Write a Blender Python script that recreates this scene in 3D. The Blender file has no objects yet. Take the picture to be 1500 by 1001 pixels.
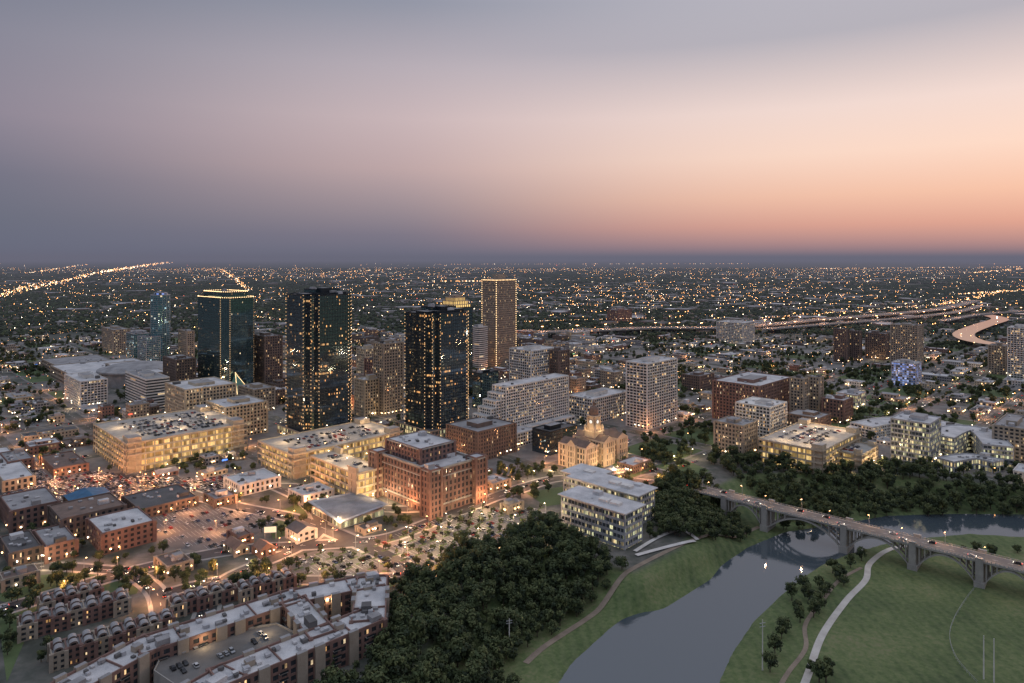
import bpy, math, random
import numpy as np
from mathutils import Vector
R=random.Random(11)
sc=bpy.context.scene
sc.view_settings.view_transform='Standard'; sc.view_settings.look='None'; sc.view_settings.exposure=0
COL=sc.collection
# ---------------------------------------------------------------- survey helpers
H=200.0; F=1000.0; V0=380.0
def g(u,v,z=0.0):
    Y=(H-z)*F/(v-V0); return ((u-750)/F*Y, Y)
def gp(l,z=0.0): return [g(u,v,z) for u,v in l]
def lin(c): return tuple(((x/255)/12.92 if x/255<=.04045 else ((x/255+.055)/1.055)**2.4) for x in c)+(1,)
GA=math.radians(45)
# ---------------------------------------------------------------- polygons / terrain
def pip(x,y,poly):
    c=False;n=len(poly);j=n-1
    for i in range(n):
        xi,yi=poly[i];xj,yj=poly[j]
        if (yi>y)!=(yj>y) and x<(xj-xi)*(y-yi)/(yj-yi)+xi: c=not c
        j=i
    return c
def sd(X,Y,poly):
    X=np.asarray(X,float);Y=np.asarray(Y,float)
    d=np.full(X.shape,1e18);ins=np.zeros(X.shape,bool);n=len(poly)
    for i in range(n):
        x1,y1=poly[i];x2,y2=poly[(i+1)%n]
        dx,dy=x2-x1,y2-y1;L=dx*dx+dy*dy+1e-9
        t=np.clip(((X-x1)*dx+(Y-y1)*dy)/L,0,1)
        d=np.minimum(d,(X-x1-t*dx)**2+(Y-y1-t*dy)**2)
        with np.errstate(divide='ignore',invalid='ignore'):
            cr=((y1>Y)!=(y2>Y))&(X<(x2-x1)*(Y-y1)/((y2-y1) if abs(y2-y1)>1e-9 else 1e-9)+x1)
        ins^=cr
    d=np.sqrt(d); return np.where(ins,d,-d)
def ss(t): t=np.clip(t,0,1); return t*t*(3-2*t)
ZV=-12.0; ZW=-12.7
VALLEY=gp([(560,1090),(610,965),(690,868),(750,812),(820,800),(860,822),(930,838),(990,806),(1020,775),(985,748),(1000,722),(1050,712),(1090,694),(1180,692),(1300,694),(1400,705),(1520,716)])+[(900,640),(3000,600),(3000,-500),(-60,-500),(-60,150)]
RIVER=gp([(800,1030),(838,972),(893,922),(945,882),(1003,846),(1060,818),(1106,798),(1150,780),(1230,768),(1300,756),(1400,753),(1520,754),(1800,756),(1800,789),(1500,787),(1420,782),(1345,789),(1295,797),(1240,813),(1203,828),(1176,846),(1142,874),(1104,910),(1072,957),(1049,1008),(1032,1080),(1000,1300),(740,1300),(770,1080)],ZW)
def terr(X,Y):
    z=ZV*ss(sd(X,Y,VALLEY)/38.0)
    z=z-4.0*ss((sd(X,Y,RIVER)+2.5)/9.0)
    return z
def th(x,y): return float(terr(np.array([x]),np.array([y]))[0])
# ---------------------------------------------------------------- materials
M={}
def newmat(n):
    m=bpy.data.materials.new(n); m.use_nodes=True; nt=m.node_tree
    for x in list(nt.nodes): nt.nodes.remove(x)
    o=nt.nodes.new('ShaderNodeOutputMaterial'); p=nt.nodes.new('ShaderNodeBsdfPrincipled')
    nt.links.new(p.outputs[0],o.inputs[0]); M[n]=m
    return m,nt,p
def nd(nt,t,**k):
    x=nt.nodes.new(t)
    for a,b in k.items(): setattr(x,a,b)
    return x
def mth(nt,op,a,b=None,c=None):
    x=nd(nt,'ShaderNodeMath',operation=op)
    for i,v in enumerate((a,b,c)):
        if v is None: continue
        if isinstance(v,(int,float)): x.inputs[i].default_value=v
        else: nt.links.new(v,x.inputs[i])
    return x.outputs[0]
def mix(nt,f,a,b):
    x=nd(nt,'ShaderNodeMix',data_type='RGBA')
    for s,v in ((0,f),(6,a),(7,b)):
        if isinstance(v,(int,float)): x.inputs[s].default_value=v
        elif isinstance(v,tuple): x.inputs[s].default_value=v if len(v)==4 else v+(1,)
        else: nt.links.new(v,x.inputs[s])
    return x.outputs[2]
def noise(nt,scale,detail=4,vec=None,rough=.6):
    x=nd(nt,'ShaderNodeTexNoise'); x.inputs['Scale'].default_value=scale; x.inputs['Detail'].default_value=detail; x.inputs['Roughness'].default_value=rough
    if vec is None: vec=nd(nt,'ShaderNodeNewGeometry').outputs['Position']
    nt.links.new(vec,x.inputs['Vector']); return x.outputs[0]
def cr(nt,fac,stops):
    r=nd(nt,'ShaderNodeValToRGB'); e=r.color_ramp.elements
    while len(e)<len(stops): e.new(.5)
    for i,(p,c) in enumerate(stops):
        e[i].position=p; e[i].color=c if len(c)==4 else tuple(c)+(1,)
    nt.links.new(fac,r.inputs[0]); return r.outputs[0]
def surf(n,c,c2=None,rough=.85,scale=.15,metal=0,fine=2.0):
    m,nt,p=newmat(n)
    c2=c2 or tuple(x*.6 for x in c)
    n1=noise(nt,scale,5); n2=noise(nt,fine,3)
    f=mth(nt,'ADD',mth(nt,'MULTIPLY',n1,.65),mth(nt,'MULTIPLY',n2,.35))
    col=cr(nt,f,[(.38,tuple(c2)),(.60,tuple(c))])
    nt.links.new(col,p.inputs['Base Color']); p.inputs['Roughness'].default_value=rough; p.inputs['Metallic'].default_value=metal
    return m
def emis(n,c,s):
    m,nt,p=newmat(n); p.inputs['Base Color'].default_value=(.2,.2,.2,1)
    p.inputs['Emission Color'].default_value=tuple(c)+(1,); p.inputs['Emission Strength'].default_value=s
    m.cycles.emission_sampling='NONE'; return m
def facade(n,wall,glass,wu,wv,frac,strength=1.5,warm=(1,.52,.18),white=(1,.80,.50),grough=.12,rowf=0.0,metal=0.0,wrough=.85,mu=1,ior=1.5):
    m,nt,p=newmat(n)
    uv=nd(nt,'ShaderNodeUVMap').outputs[0]; s=nd(nt,'ShaderNodeSeparateXYZ'); nt.links.new(uv,s.inputs[0])
    u,v=s.outputs[0],s.outputs[1]
    if mu!=1: u=mth(nt,'MULTIPLY',u,mu)
    fu=mth(nt,'FRACT',u);fv=mth(nt,'FRACT',v);cu=mth(nt,'FLOOR',u);cv=mth(nt,'FLOOR',v)
    mk=mth(nt,'MULTIPLY',mth(nt,'LESS_THAN',mth(nt,'ABSOLUTE',mth(nt,'SUBTRACT',fu,.5)),wu/2),mth(nt,'LESS_THAN',mth(nt,'ABSOLUTE',mth(nt,'SUBTRACT',fv,.5)),wv/2))
    oi=nd(nt,'ShaderNodeObjectInfo').outputs['Random']
    cb=nd(nt,'ShaderNodeCombineXYZ'); nt.links.new(cu,cb.inputs[0]);nt.links.new(cv,cb.inputs[1]);nt.links.new(mth(nt,'MULTIPLY',oi,97.3),cb.inputs[2])
    wn=nd(nt,'ShaderNodeTexWhiteNoise',noise_dimensions='3D'); nt.links.new(cb.outputs[0],wn.inputs[0])
    cb2=nd(nt,'ShaderNodeCombineXYZ'); nt.links.new(cv,cb2.inputs[1]);nt.links.new(mth(nt,'MULTIPLY',oi,31.7),cb2.inputs[2]); nt.links.new(mth(nt,'FLOOR',mth(nt,'DIVIDE',u,7.0)),cb2.inputs[0])
    wr=nd(nt,'ShaderNodeTexWhiteNoise',noise_dimensions='3D'); nt.links.new(cb2.outputs[0],wr.inputs[0])
    th_=mth(nt,'ADD',frac,mth(nt,'MULTIPLY',mth(nt,'LESS_THAN',wr.outputs[0],rowf),.5))
    lit=mth(nt,'LESS_THAN',wn.outputs[0],th_)
    sp=nd(nt,'ShaderNodeSeparateColor'); nt.links.new(wn.outputs[1],sp.inputs[0])
    br=mth(nt,'ADD',.12,mth(nt,'MULTIPLY',mth(nt,'POWER',sp.outputs[1],1.6),1.1))
    br=mth(nt,'MULTIPLY',br,mth(nt,'MULTIPLY',noise(nt,1.3,2),2.0))
    dirt=noise(nt,.12,5); wallc=mix(nt,dirt,tuple(x*.6 for x in wall),tuple(x*1.3 for x in wall))
    # blinds / tint differ from pane to pane
    gl_=mix(nt,mth(nt,'MULTIPLY',sp.outputs[0],.55),glass,tuple(min(1,x*2.0+.01) for x in glass)) if metal==0 else mix(nt,sp.outputs[0],tuple(x*.7 for x in glass),tuple(x*1.25 for x in glass))
    base=mix(nt,mk,wallc,gl_)
    nt.links.new(base,p.inputs['Base Color'])
    nt.links.new(mth(nt,'ADD',wrough,mth(nt,'MULTIPLY',mk,grough-wrough)),p.inputs['Roughness'])
    p.inputs['Metallic'].default_value=metal;p.inputs['IOR'].default_value=ior
    nt.links.new(mix(nt,sp.outputs[2],warm,white),p.inputs['Emission Color'])
    nt.links.new(mth(nt,'MULTIPLY',mth(nt,'MULTIPLY',mth(nt,'MULTIPLY',mk,lit),br),strength),p.inputs['Emission Strength'])
    m.cycles.emission_sampling='NONE'; return m
surf('asphalt',(.085,.082,.084),(.05,.048,.05),scale=.06)
surf('asphalt_light',(.18,.172,.165),(.11,.105,.10),scale=.06)
surf('concrete',(.40,.38,.35),(.27,.26,.245)); surf('pavement',(.25,.235,.22),(.13,.12,.115),scale=.05)
surf('paint',(.75,.75,.72),(.6,.6,.55)); surf('path',(.58,.55,.50),(.45,.42,.38))
surf('roof_white',(.66,.65,.65),(.38,.38,.39),scale=.07); surf('roof_grey',(.36,.355,.36),(.2,.195,.2),scale=.07)
surf('roof_dark',(.14,.135,.135),(.08,.078,.08),scale=.08); surf('roof_brown',(.22,.15,.12),(.13,.095,.08))
surf('roof_green',(.12,.26,.22),(.08,.18,.15)); surf('roof_blue',(.05,.16,.28),(.03,.1,.2))
surf('white',(.76,.73,.69),(.56,.53,.5)); surf('cream',(.55,.47,.36),(.42,.35,.26)); surf('tan',(.40,.335,.27),(.30,.25,.195))
surf('brick',(.25,.15,.125),(.165,.098,.082)); surf('brown',(.19,.14,.12),(.13,.096,.082)); surf('stone',(.62,.50,.38),(.46,.36,.27))
surf('dark_metal',(.05,.062,.075),(.03,.037,.045),rough=.3,metal=.6); surf('metal',(.5,.51,.53),(.33,.33,.35),rough=.55,metal=.25)
surf('bronze',(.42,.33,.26),(.32,.25,.19),rough=.6)
surf('dirt',(.30,.24,.18),(.2,.155,.12)); surf('bark',(.10,.075,.055),(.06,.045,.035))
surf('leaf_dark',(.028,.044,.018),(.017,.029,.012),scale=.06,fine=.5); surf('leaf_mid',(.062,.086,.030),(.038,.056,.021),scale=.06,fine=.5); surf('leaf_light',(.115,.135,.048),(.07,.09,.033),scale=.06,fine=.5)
surf('grass',(.105,.15,.055),(.065,.10,.036),scale=.05); surf('car_glass',(.02,.022,.026),rough=.1)
surf('tyre',(.02,.02,.02))
for n,c in (('car_white',(.7,.7,.7)),('car_silver',(.4,.41,.43)),('car_black',(.03,.03,.035)),('car_red',(.35,.03,.02)),('car_blue',(.04,.08,.2))): surf(n,c,rough=.3,metal=.2)
emis('bulb_warm',(1,.66,.32),4.5); emis('bulb_string',(1,.60,.28),1.5); emis('lamp_orange',(1,.45,.15),18); emis('lamp_white',(1,.80,.55),18)
emis('glow_blue',(.1,.3,1),1.6); emis('glow_gold',(1,.66,.2),1.2); emis('glow_green',(.55,1,.45),.9); emis('screen',(1,.80,.5),.95); emis('wall_light',(1,.62,.28),9); emis('wall_light_white',(1,.86,.65),9)
emis('head_light',(1,.9,.7),9); emis('tail_light',(1,.05,.02),5); emis('glow_white',(1,.95,.85),.9); emis('sign_red',(1,.12,.05),1.6)
BK=(.02,.022,.026)
facade('g_dark',(.17,.23,.28),(.17,.23,.28),.6,.5,.045,1.7,warm=(1,.42,.12),white=(1,.60,.26),grough=.07,wrough=.07,rowf=.075,mu=2,metal=.85)
facade('g_dark2',(.17,.28,.32),(.17,.28,.32),.6,.5,.018,1.1,warm=(1,.5,.2),grough=.05,wrough=.05,mu=2,metal=.85)
facade('g_office',BK,(.03,.036,.044),.8,1,.15,.95,rowf=.12,mu=2); facade('g_home',BK,(.03,.035,.042),.8,1,.12,1.15,mu=2)
facade('g_bright',BK,(.06,.07,.075),.9,.8,.36,.85,warm=(1,.72,.34),white=(.92,.95,.55),rowf=.4,mu=2); facade('g_teal',(.16,.36,.42),(.16,.36,.42),.8,.7,.07,.9,grough=.06,wrough=.06,warm=(.9,.7,.4),white=(.5,.85,1),metal=.8)
facade('g_blue',BK,(.04,.06,.1),1,.7,.7,.75,warm=(.2,.35,1),white=(.5,.6,1)); facade('g_low',BK,(.035,.038,.045),1,1,.07,1.0,mu=2)
facade('g_garage',(.22,.16,.08),(.25,.18,.08),.96,.75,.85,.85,warm=(1,.62,.2),white=(1,.74,.32),grough=.8,rowf=.1)
FB=[]
for n,w,wu,wv,fr in (('f_brick',(.25,.15,.12),.45,.5,.09),('f_brown',(.18,.13,.105),.45,.5,.07),('f_tan',(.38,.31,.24),.45,.5,.09),('f_white',(.6,.57,.53),.5,.5,.08),('f_grey',(.32,.31,.31),.7,.5,.09),('f_cream',(.5,.42,.31),.4,.5,.10)):
    facade(n,w,(.03,.035,.043),wu,wv,fr,1.6,rowf=.05); FB.append(n)
# water
m,nt,p=newmat('water'); p.inputs['Base Color'].default_value=(.065,.085,.10,1); p.inputs['Roughness'].default_value=.05; p.inputs['IOR'].default_value=1.85
b=nd(nt,'ShaderNodeBump'); b.inputs['Strength'].default_value=.07; b.inputs['Distance'].default_value=.4
nt.links.new(noise(nt,.35,4),b.inputs['Height']); nt.links.new(b.outputs[0],p.inputs['Normal'])
# ground
m,nt,p=newmat('ground'); pos=nd(nt,'ShaderNodeNewGeometry').outputs['Position']
at=nd(nt,'ShaderNodeAttribute',attribute_name='grass').outputs['Fac']
urb=cr(nt,noise(nt,.035,8),[(.38,(.055,.062,.05,1)),(.47,(.09,.095,.08,1)),(.55,(.14,.135,.12,1)),(.64,(.21,.20,.18,1))])
gn=mth(nt,'ADD',mth(nt,'MULTIPLY',noise(nt,.02,7),.6),mth(nt,'MULTIPLY',noise(nt,.45,5),.4))
gr=cr(nt,gn,[(.38,(.045,.075,.026,1)),(.48,(.085,.125,.042,1)),(.55,(.125,.165,.06,1)),(.64,(.20,.19,.10,1))])
wv_=nd(nt,'ShaderNodeTexWave'); wv_.inputs['Scale'].default_value=.05; wv_.inputs['Distortion'].default_value=6; wv_.inputs['Detail'].default_value=3; nt.links.new(pos,wv_.inputs['Vector'])
gr=mix(nt,mth(nt,'MULTIPLY',wv_.outputs[1],.28),gr,(.17,.19,.09))
sx=nd(nt,'ShaderNodeSeparateXYZ'); nt.links.new(pos,sx.inputs[0])
mr=nd(nt,'ShaderNodeMapRange'); mr.inputs[1].default_value=1200;mr.inputs[2].default_value=2200; nt.links.new(sx.outputs[1],mr.inputs[0])
far=cr(nt,noise(nt,.0022,7),[(.38,(.03,.045,.030,1)),(.54,(.045,.058,.042,1)),(.70,(.12,.11,.10,1))])
c=mix(nt,at,mix(nt,mr.outputs[0],urb,far),gr); nt.links.new(c,p.inputs['Base Color']); p.inputs['Roughness'].default_value=.95
# ---------------------------------------------------------------- mesh builder
def offset(poly,d):
    n=len(poly);o=[]
    for i in range(n):
        p0=poly[i-1];p1=poly[i];p2=poly[(i+1)%n]
        e1=(p1[0]-p0[0],p1[1]-p0[1]);l=math.hypot(*e1) or 1;n1=(e1[1]/l,-e1[0]/l)
        e2=(p2[0]-p1[0],p2[1]-p1[1]);l=math.hypot(*e2) or 1;n2=(e2[1]/l,-e2[0]/l)
        q=max(.3,1+n1[0]*n2[0]+n1[1]*n2[1])
        o.append((p1[0]+(n1[0]+n2[0])*d/q,p1[1]+(n1[1]+n2[1])*d/q))
    return o
def rectp(cx,cy,ang,w,d):
    c,s=math.cos(ang),math.sin(ang)
    return [(cx+x*c-y*s,cy+x*s+y*c) for x,y in ((-w/2,-d/2),(w/2,-d/2),(w/2,d/2),(-w/2,d/2))]
class MB:
    def __init__(s): s.v=[];s.f=[];s.mi=[];s.uv=[];s.mats=[]
    def mid(s,m):
        if m not in s.mats: s.mats.append(m)
        return s.mats.index(m)
    def face(s,pts,m,uv=None):
        b=len(s.v); s.v.extend([(p[0],p[1],p[2]) for p in pts]); s.f.append(tuple(range(b,b+len(pts)))); s.mi.append(s.mid(m)); s.uv.extend(uv or [(0,0)]*len(pts))
    def prism(s,poly,z0,z1,ms,mt=None,bay=4,fl=3.6,bottom=False,uo=0):
        n=len(poly);u=uo;nv=max(1,round((z1-z0)/fl))
        for i in range(n):
            a=poly[i];b=poly[(i+1)%n];k=max(1,round(math.dist(a,b)/bay))
            s.face([(a[0],a[1],z0),(b[0],b[1],z0),(b[0],b[1],z1),(a[0],a[1],z1)],ms,[(u,0),(u+k,0),(u+k,nv),(u,nv)]); u+=k
        if mt is not False: s.face([(a[0],a[1],z1) for a in poly],mt or ms)
        if bottom: s.face([(a[0],a[1],z0) for a in reversed(poly)],ms)
    def box(s,cx,cy,ang,w,d,z0,z1,m,mt=None,bottom=True): s.prism(rectp(cx,cy,ang,w,d),z0,z1,m,mt,bottom=bottom)
    def ring(s,po,pi,z0,z1,m):
        n=len(po)
        for i in range(n):
            j=(i+1)%n
            s.face([(*po[i],z0),(*po[j],z0),(*po[j],z1),(*po[i],z1)],m)
            s.face([(*pi[j],z0),(*pi[i],z0),(*pi[i],z1),(*pi[j],z1)],m)
            s.face([(*po[i],z1),(*po[j],z1),(*pi[j],z1),(*pi[i],z1)],m)
    def lathe(s,cx,cy,prof,n,m,ph=0,ex=1,ang=0):
        ca,sa=math.cos(ang),math.sin(ang)
        def pt(r,z,k):
            t=ph+2*math.pi*k/n; x=r*ex*math.cos(t);y=r*math.sin(t); return (cx+x*ca-y*sa,cy+x*sa+y*ca,z)
        for (r0,z0),(r1,z1) in zip(prof,prof[1:]):
            for k in range(n):
                if r1<.01: s.face([pt(r0,z0,k),pt(r0,z0,k+1),pt(0,z1,k)],m)
                else: s.face([pt(r0,z0,k),pt(r0,z0,k+1),pt(r1,z1,k+1),pt(r1,z1,k)],m)
    def tube(s,p,q,r0,r1,m,n=6):
        p=Vector(p);q=Vector(q);d=(q-p).normalized();a=d.orthogonal().normalized();b=d.cross(a)
        for k in range(n):
            t0=2*math.pi*k/n;t1=2*math.pi*(k+1)/n
            A=a*math.cos(t0)+b*math.sin(t0);B=a*math.cos(t1)+b*math.sin(t1)
            s.face([p+A*r0,p+B*r0,q+B*r1,q+A*r1],m)
        s.face([q+(a*math.cos(2*math.pi*k/n)+b*math.sin(2*math.pi*k/n))*r1 for k in range(n)],m)
    def mesh(s,name,org=(0,0,0)):
        me=bpy.data.meshes.new(name); ox,oy,oz=org
        me.from_pydata([(x-ox,y-oy,z-oz) for x,y,z in s.v],[],s.f)
        for m in s.mats: me.materials.append(M[m])
        me.polygons.foreach_set('material_index',s.mi)
        ul=me.uv_layers.new(name='UVMap'); ul.data.foreach_set('uv',np.array(s.uv,dtype=np.float32).ravel())
        me.update(); return me
    def done(s,name,center=True):
        if not s.v: return None
        if center:
            a=np.array(s.v); org=(float((a[:,0].min()+a[:,0].max())/2),float((a[:,1].min()+a[:,1].max())/2),float(a[:,2].min()))
        else: org=(0,0,0)
        o=bpy.data.objects.new(name,s.mesh(name,org)); o.location=org; COL.objects.link(o); return o
def put(name,me,loc,rz=0,sc_=1,parent=None):
    o=bpy.data.objects.new(name,me); o.location=loc; o.rotation_euler=(0,0,rz)
    o.scale=(sc_,)*3 if isinstance(sc_,(int,float)) else sc_
    COL.objects.link(o)
    if parent: o.parent=parent
    return o
def empty(n):
    o=bpy.data.objects.new(n,None); COL.objects.link(o); return o
def inset_clutter(mb,poly,z,n,big=True):
    xs=[p[0] for p in poly];ys=[p[1] for p in poly];inn=offset(poly,-3.0);e=(poly[1][0]-poly[0][0],poly[1][1]-poly[0][1]);ang=math.atan2(e[1],e[0])
    for k in range(n):
        for _ in range(8):
            x=R.uniform(min(xs),max(xs));y=R.uniform(min(ys),max(ys))
            if pip(x,y,inn): break
        else: continue
        w=R.uniform(1.4,3.2);d=R.uniform(1.4,3);h=R.uniform(.8,1.8)
        if big and k==0: w,d,h=R.uniform(5,8),R.uniform(4,6),R.uniform(2.5,4)
        mb.box(x,y,ang,w,d,z+.02*(k+1),z+h+.013*k,R.choice(['metal','roof_grey','roof_white','roof_dark']),bottom=False)
def relief(mb,poly,z0,z1,wall,glass,roof,bay=4,fl=3.8,pw=.8,sh=1.2,pr=.4,par=1.0,clut=6):
    nf=max(1,round((z1-z0)/fl));f=(z1-z0)/nf
    mb.prism(poly,z0,z1,glass,roof,bay,fl,uo=R.randint(0,500))
    po=offset(poly,pr*.75)
    if sh>0:
        for k in range(nf):
            zc=z0+k*f; mb.prism(po,zc-(sh/2 if k else 0),zc+sh/2,wall,bottom=True)
    mb.ring(po,offset(poly,-.35),z1-max(sh,.8)/2,z1+par,wall)
    n=len(poly)
    if pw>0:
        for i in range(n):
            a=poly[i];b=poly[(i+1)%n];L=math.dist(a,b);k=max(1,round(L/bay));dx,dy=(b[0]-a[0])/L,(b[1]-a[1])/L;nx,ny=dy,-dx;an=math.atan2(dy,dx)
            for j in range(1,k):
                t=j*L/k;o=(pr-.3)/2
                mb.box(a[0]+dx*t+nx*o,a[1]+dy*t+ny*o,an,pw,pr+.3,z0,z1+par*.5+.003*i,wall,bottom=False)
            mb.box(a[0],a[1],an,pw+pr*1.2,pw+pr*1.2,z0,z1+par*.8+.004*i,wall,bottom=False)
    inset_clutter(mb,poly,z1,clut)
def wall_lights(mb,poly,z,n):
    q=offset(poly,.6)
    for _ in range(n):
        i=R.choice((0,0,3));a=q[i];b=q[(i+1)%len(q)];t=R.uniform(.05,.95);mb.box(a[0]*(1-t)+b[0]*t,a[1]*(1-t)+b[1]*t,GA,.7,.7,z,z+.7,R.choice(('wall_light','wall_light','wall_light_white')))
FOOT=[]
def rect(uL,uc,uR,vb,ang=None,z=0):
    an=GA if ang is None else math.radians(ang)
    Cx,Cy=g(uc,vb,z);a=(math.cos(an),math.sin(an));b=(-a[1],a[0])
    k=(uL-750)/F;wb=(k*Cy-Cx)/(b[0]-k*b[1]); k=(uR-750)/F;wa=(k*Cy-Cx)/(a[0]-k*a[1])
    wa=max(6,min(wa,220));wb=max(6,min(wb,160))
    P=lambda s,t:(Cx+a[0]*s*wa+b[0]*t*wb,Cy+a[1]*s*wa+b[1]*t*wb)
    return P,wa,wb,Cy
def hgt(vb,vt,z=0): return (vb-vt)*(H-z)/(vb-V0)
def sq(P,s0=0,s1=1,t0=0,t1=1): return [P(s0,t0),P(s1,t0),P(s1,t1),P(s0,t1)]
def bulbs(mb,pts,step=3.5,sz=.45,m='bulb_string'):
    for p,q in zip(pts,pts[1:]):
        p=Vector(p);q=Vector(q);n=max(1,int((q-p).length/step))
        for k in range(n+1):
            c=p.lerp(q,k/n); mb.box(c.x,c.y,.3,sz,sz,c.z,c.z+sz,m)
ST={ # wall,glass,roof,bay,fl,pw,sh,pr
 'dark':('dark_metal','g_dark','roof_dark',3.2,4.0,.2,.5,.15),
 'dark2':('dark_metal','g_dark2','roof_dark',3.4,4.0,.2,.3,.12),
 'white':('white','g_office','roof_white',4,3.6,.9,1.3,.45),
 'whiteb':('white','g_home','roof_white',5,3.5,.5,1.15,.9),
 'cream':('cream','g_office','roof_white',4,4.0,1.5,1.5,.45),
 'tan':('tan','g_home','roof_grey',4,3.8,1.6,1.6,.4),
 'brick':('brick','g_home','roof_white',4.2,3.9,1.9,1.6,.4),
 'brown':('brown','g_low','roof_grey',3.6,3.8,1.6,1.5,.4),
 'glass':('metal','g_bright','roof_white',3.2,4.2,.3,1.5,.4),
 'teal':('metal','g_teal','roof_dark',3.2,3.7,.15,.35,.15),
 'blue':('metal','g_blue','roof_white',3.2,3.6,.3,1.2,.3),
 'striped':('white','g_low','roof_grey',40,3.6,0,1.7,.4),
}
def hero(name,uL,uc,uR,vb,vt,st,ang=None,clut=8,pent=True,**k):
    P,wa,wb,Y=rect(uL,uc,uR,vb,ang); h=hgt(vb,vt); w,gl,rf,bay,fl,pw,sh,pr=ST[st]
    mb=MB(); poly=sq(P); FOOT.append(offset(poly,4))
    relief(mb,poly,0,h,w,gl,k.get('roof',rf),bay,fl,pw,sh,pr,clut=clut)
    if pent and wa>14 and wb>14:
        s=R.uniform(.15,.35);t=R.uniform(.2,.4)
        mb.prism(sq(P,s,s+.4,t,t+.35),h,h+R.uniform(3,5.5),w,'roof_grey')
    wall_lights(mb,offset(poly,.6),3.5,6)
    return mb.done(name)
# ---------------------------------------------------------------- ground sheet
def axis(lo,hi,step,segs):
    a=list(np.arange(lo,hi+.1,step))
    s=step;x=hi
    while x<130000: s=min(s*1.25,9000) if x>hi+400 else min(s*1.2,22); x+=s; a.append(x)
    s=step;x=lo;b=[]
    while x>segs: s=min(s*1.25,9000) if x<lo-400 else min(s*1.2,22); x-=s; b.append(x)
    return np.array(b[::-1]+a)
xs=axis(-90,460,3.5,-130000); ys=axis(280,740,3.5,-3000)
GX,GY=np.meshgrid(xs,ys); GZ=terr(GX,GY); nx,ny=len(xs),len(ys)
vs=np.stack([GX.ravel(),GY.ravel(),GZ.ravel()],1)
idx=np.arange(nx*ny).reshape(ny,nx)
fs=np.stack([idx[:-1,:-1].ravel(),idx[:-1,1:].ravel(),idx[1:,1:].ravel(),idx[1:,:-1].ravel()],1)
me=bpy.data.meshes.new('ground'); me.from_pydata(vs.tolist(),[],fs.tolist()); me.materials.append(M['ground'])
at_=me.attributes.new('grass','FLOAT','POINT'); at_.data.foreach_set('value',ss((sd(GX,GY,VALLEY)+4)/8).ravel().astype(np.float32))
me.polygons.foreach_set('use_smooth',[True]*len(me.polygons))
o=bpy.data.objects.new('ground',me); COL.objects.link(o)
def flat(mb,poly,z,m): mb.face([(x,y,z) for x,y in poly],m)
def ccw(p):
    a=sum(p[i][0]*p[(i+1)%len(p)][1]-p[(i+1)%len(p)][0]*p[i][1] for i in range(len(p)))
    return p if a>0 else p[::-1]
mb=MB(); mb.face([(x,y,ZW) for x,y in offset(ccw(RIVER),8)],'water'); mb.done('river_water',False)
def smoothline(pts,n=8):
    o=[]
    for i in range(len(pts)-1):
        p0=pts[max(0,i-1)];p1=pts[i];p2=pts[i+1];p3=pts[min(len(pts)-1,i+2)]
        for k in range(n):
            t=k/n
            o.append(tuple(.5*((2*p1[c])+(-p0[c]+p2[c])*t+(2*p0[c]-5*p1[c]+4*p2[c]-p3[c])*t*t+(-p0[c]+3*p1[c]-3*p2[c]+p3[c])*t**3) for c in (0,1)))
    o.append(pts[-1]); return o
def strip(mb,pts,w,m,dz=.15,drape=True,z=0,off=0):
    n=len(pts);L=[];Rr=[]
    for i in range(n):
        a=pts[max(0,i-1)];b=pts[min(n-1,i+1)];l=math.dist(a,b) or 1;nx,ny=-(b[1]-a[1])/l,(b[0]-a[0])/l
        p=pts[i]
        q=[(p[0]+nx*(off+t),p[1]+ny*(off+t)) for t in (w/2,-w/2)]
        if drape: zz=max(th(*q[0]),th(*q[1]),th(*p))+dz
        else: zz=z+dz
        L.append((*q[0],zz));Rr.append((*q[1],zz))
    for i in range(n-1): mb.face([Rr[i],Rr[i+1],L[i+1],L[i]],m)
# paths
for nm,l,w in (('riverside_path',[(770,972),(800,946),(858,908),(918,866),(988,828),(1050,800),(1112,772)],3.6),
             ('park_path',[(1172,1020),(1185,985),(1205,930),(1240,880),(1268,850),(1275,825),(1310,803),(1370,800)],3.8),
             ('dirt_trail',[(1140,1010),(1155,985),(1180,950),(1180,915),(1205,880),(1230,850),(1262,832)],2.4)):
    mb=MB(); strip(mb,smoothline(gp(l,ZV),10),w,'dirt' if 'park' not in nm else 'path',.2); mb.done(nm,False)
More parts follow.
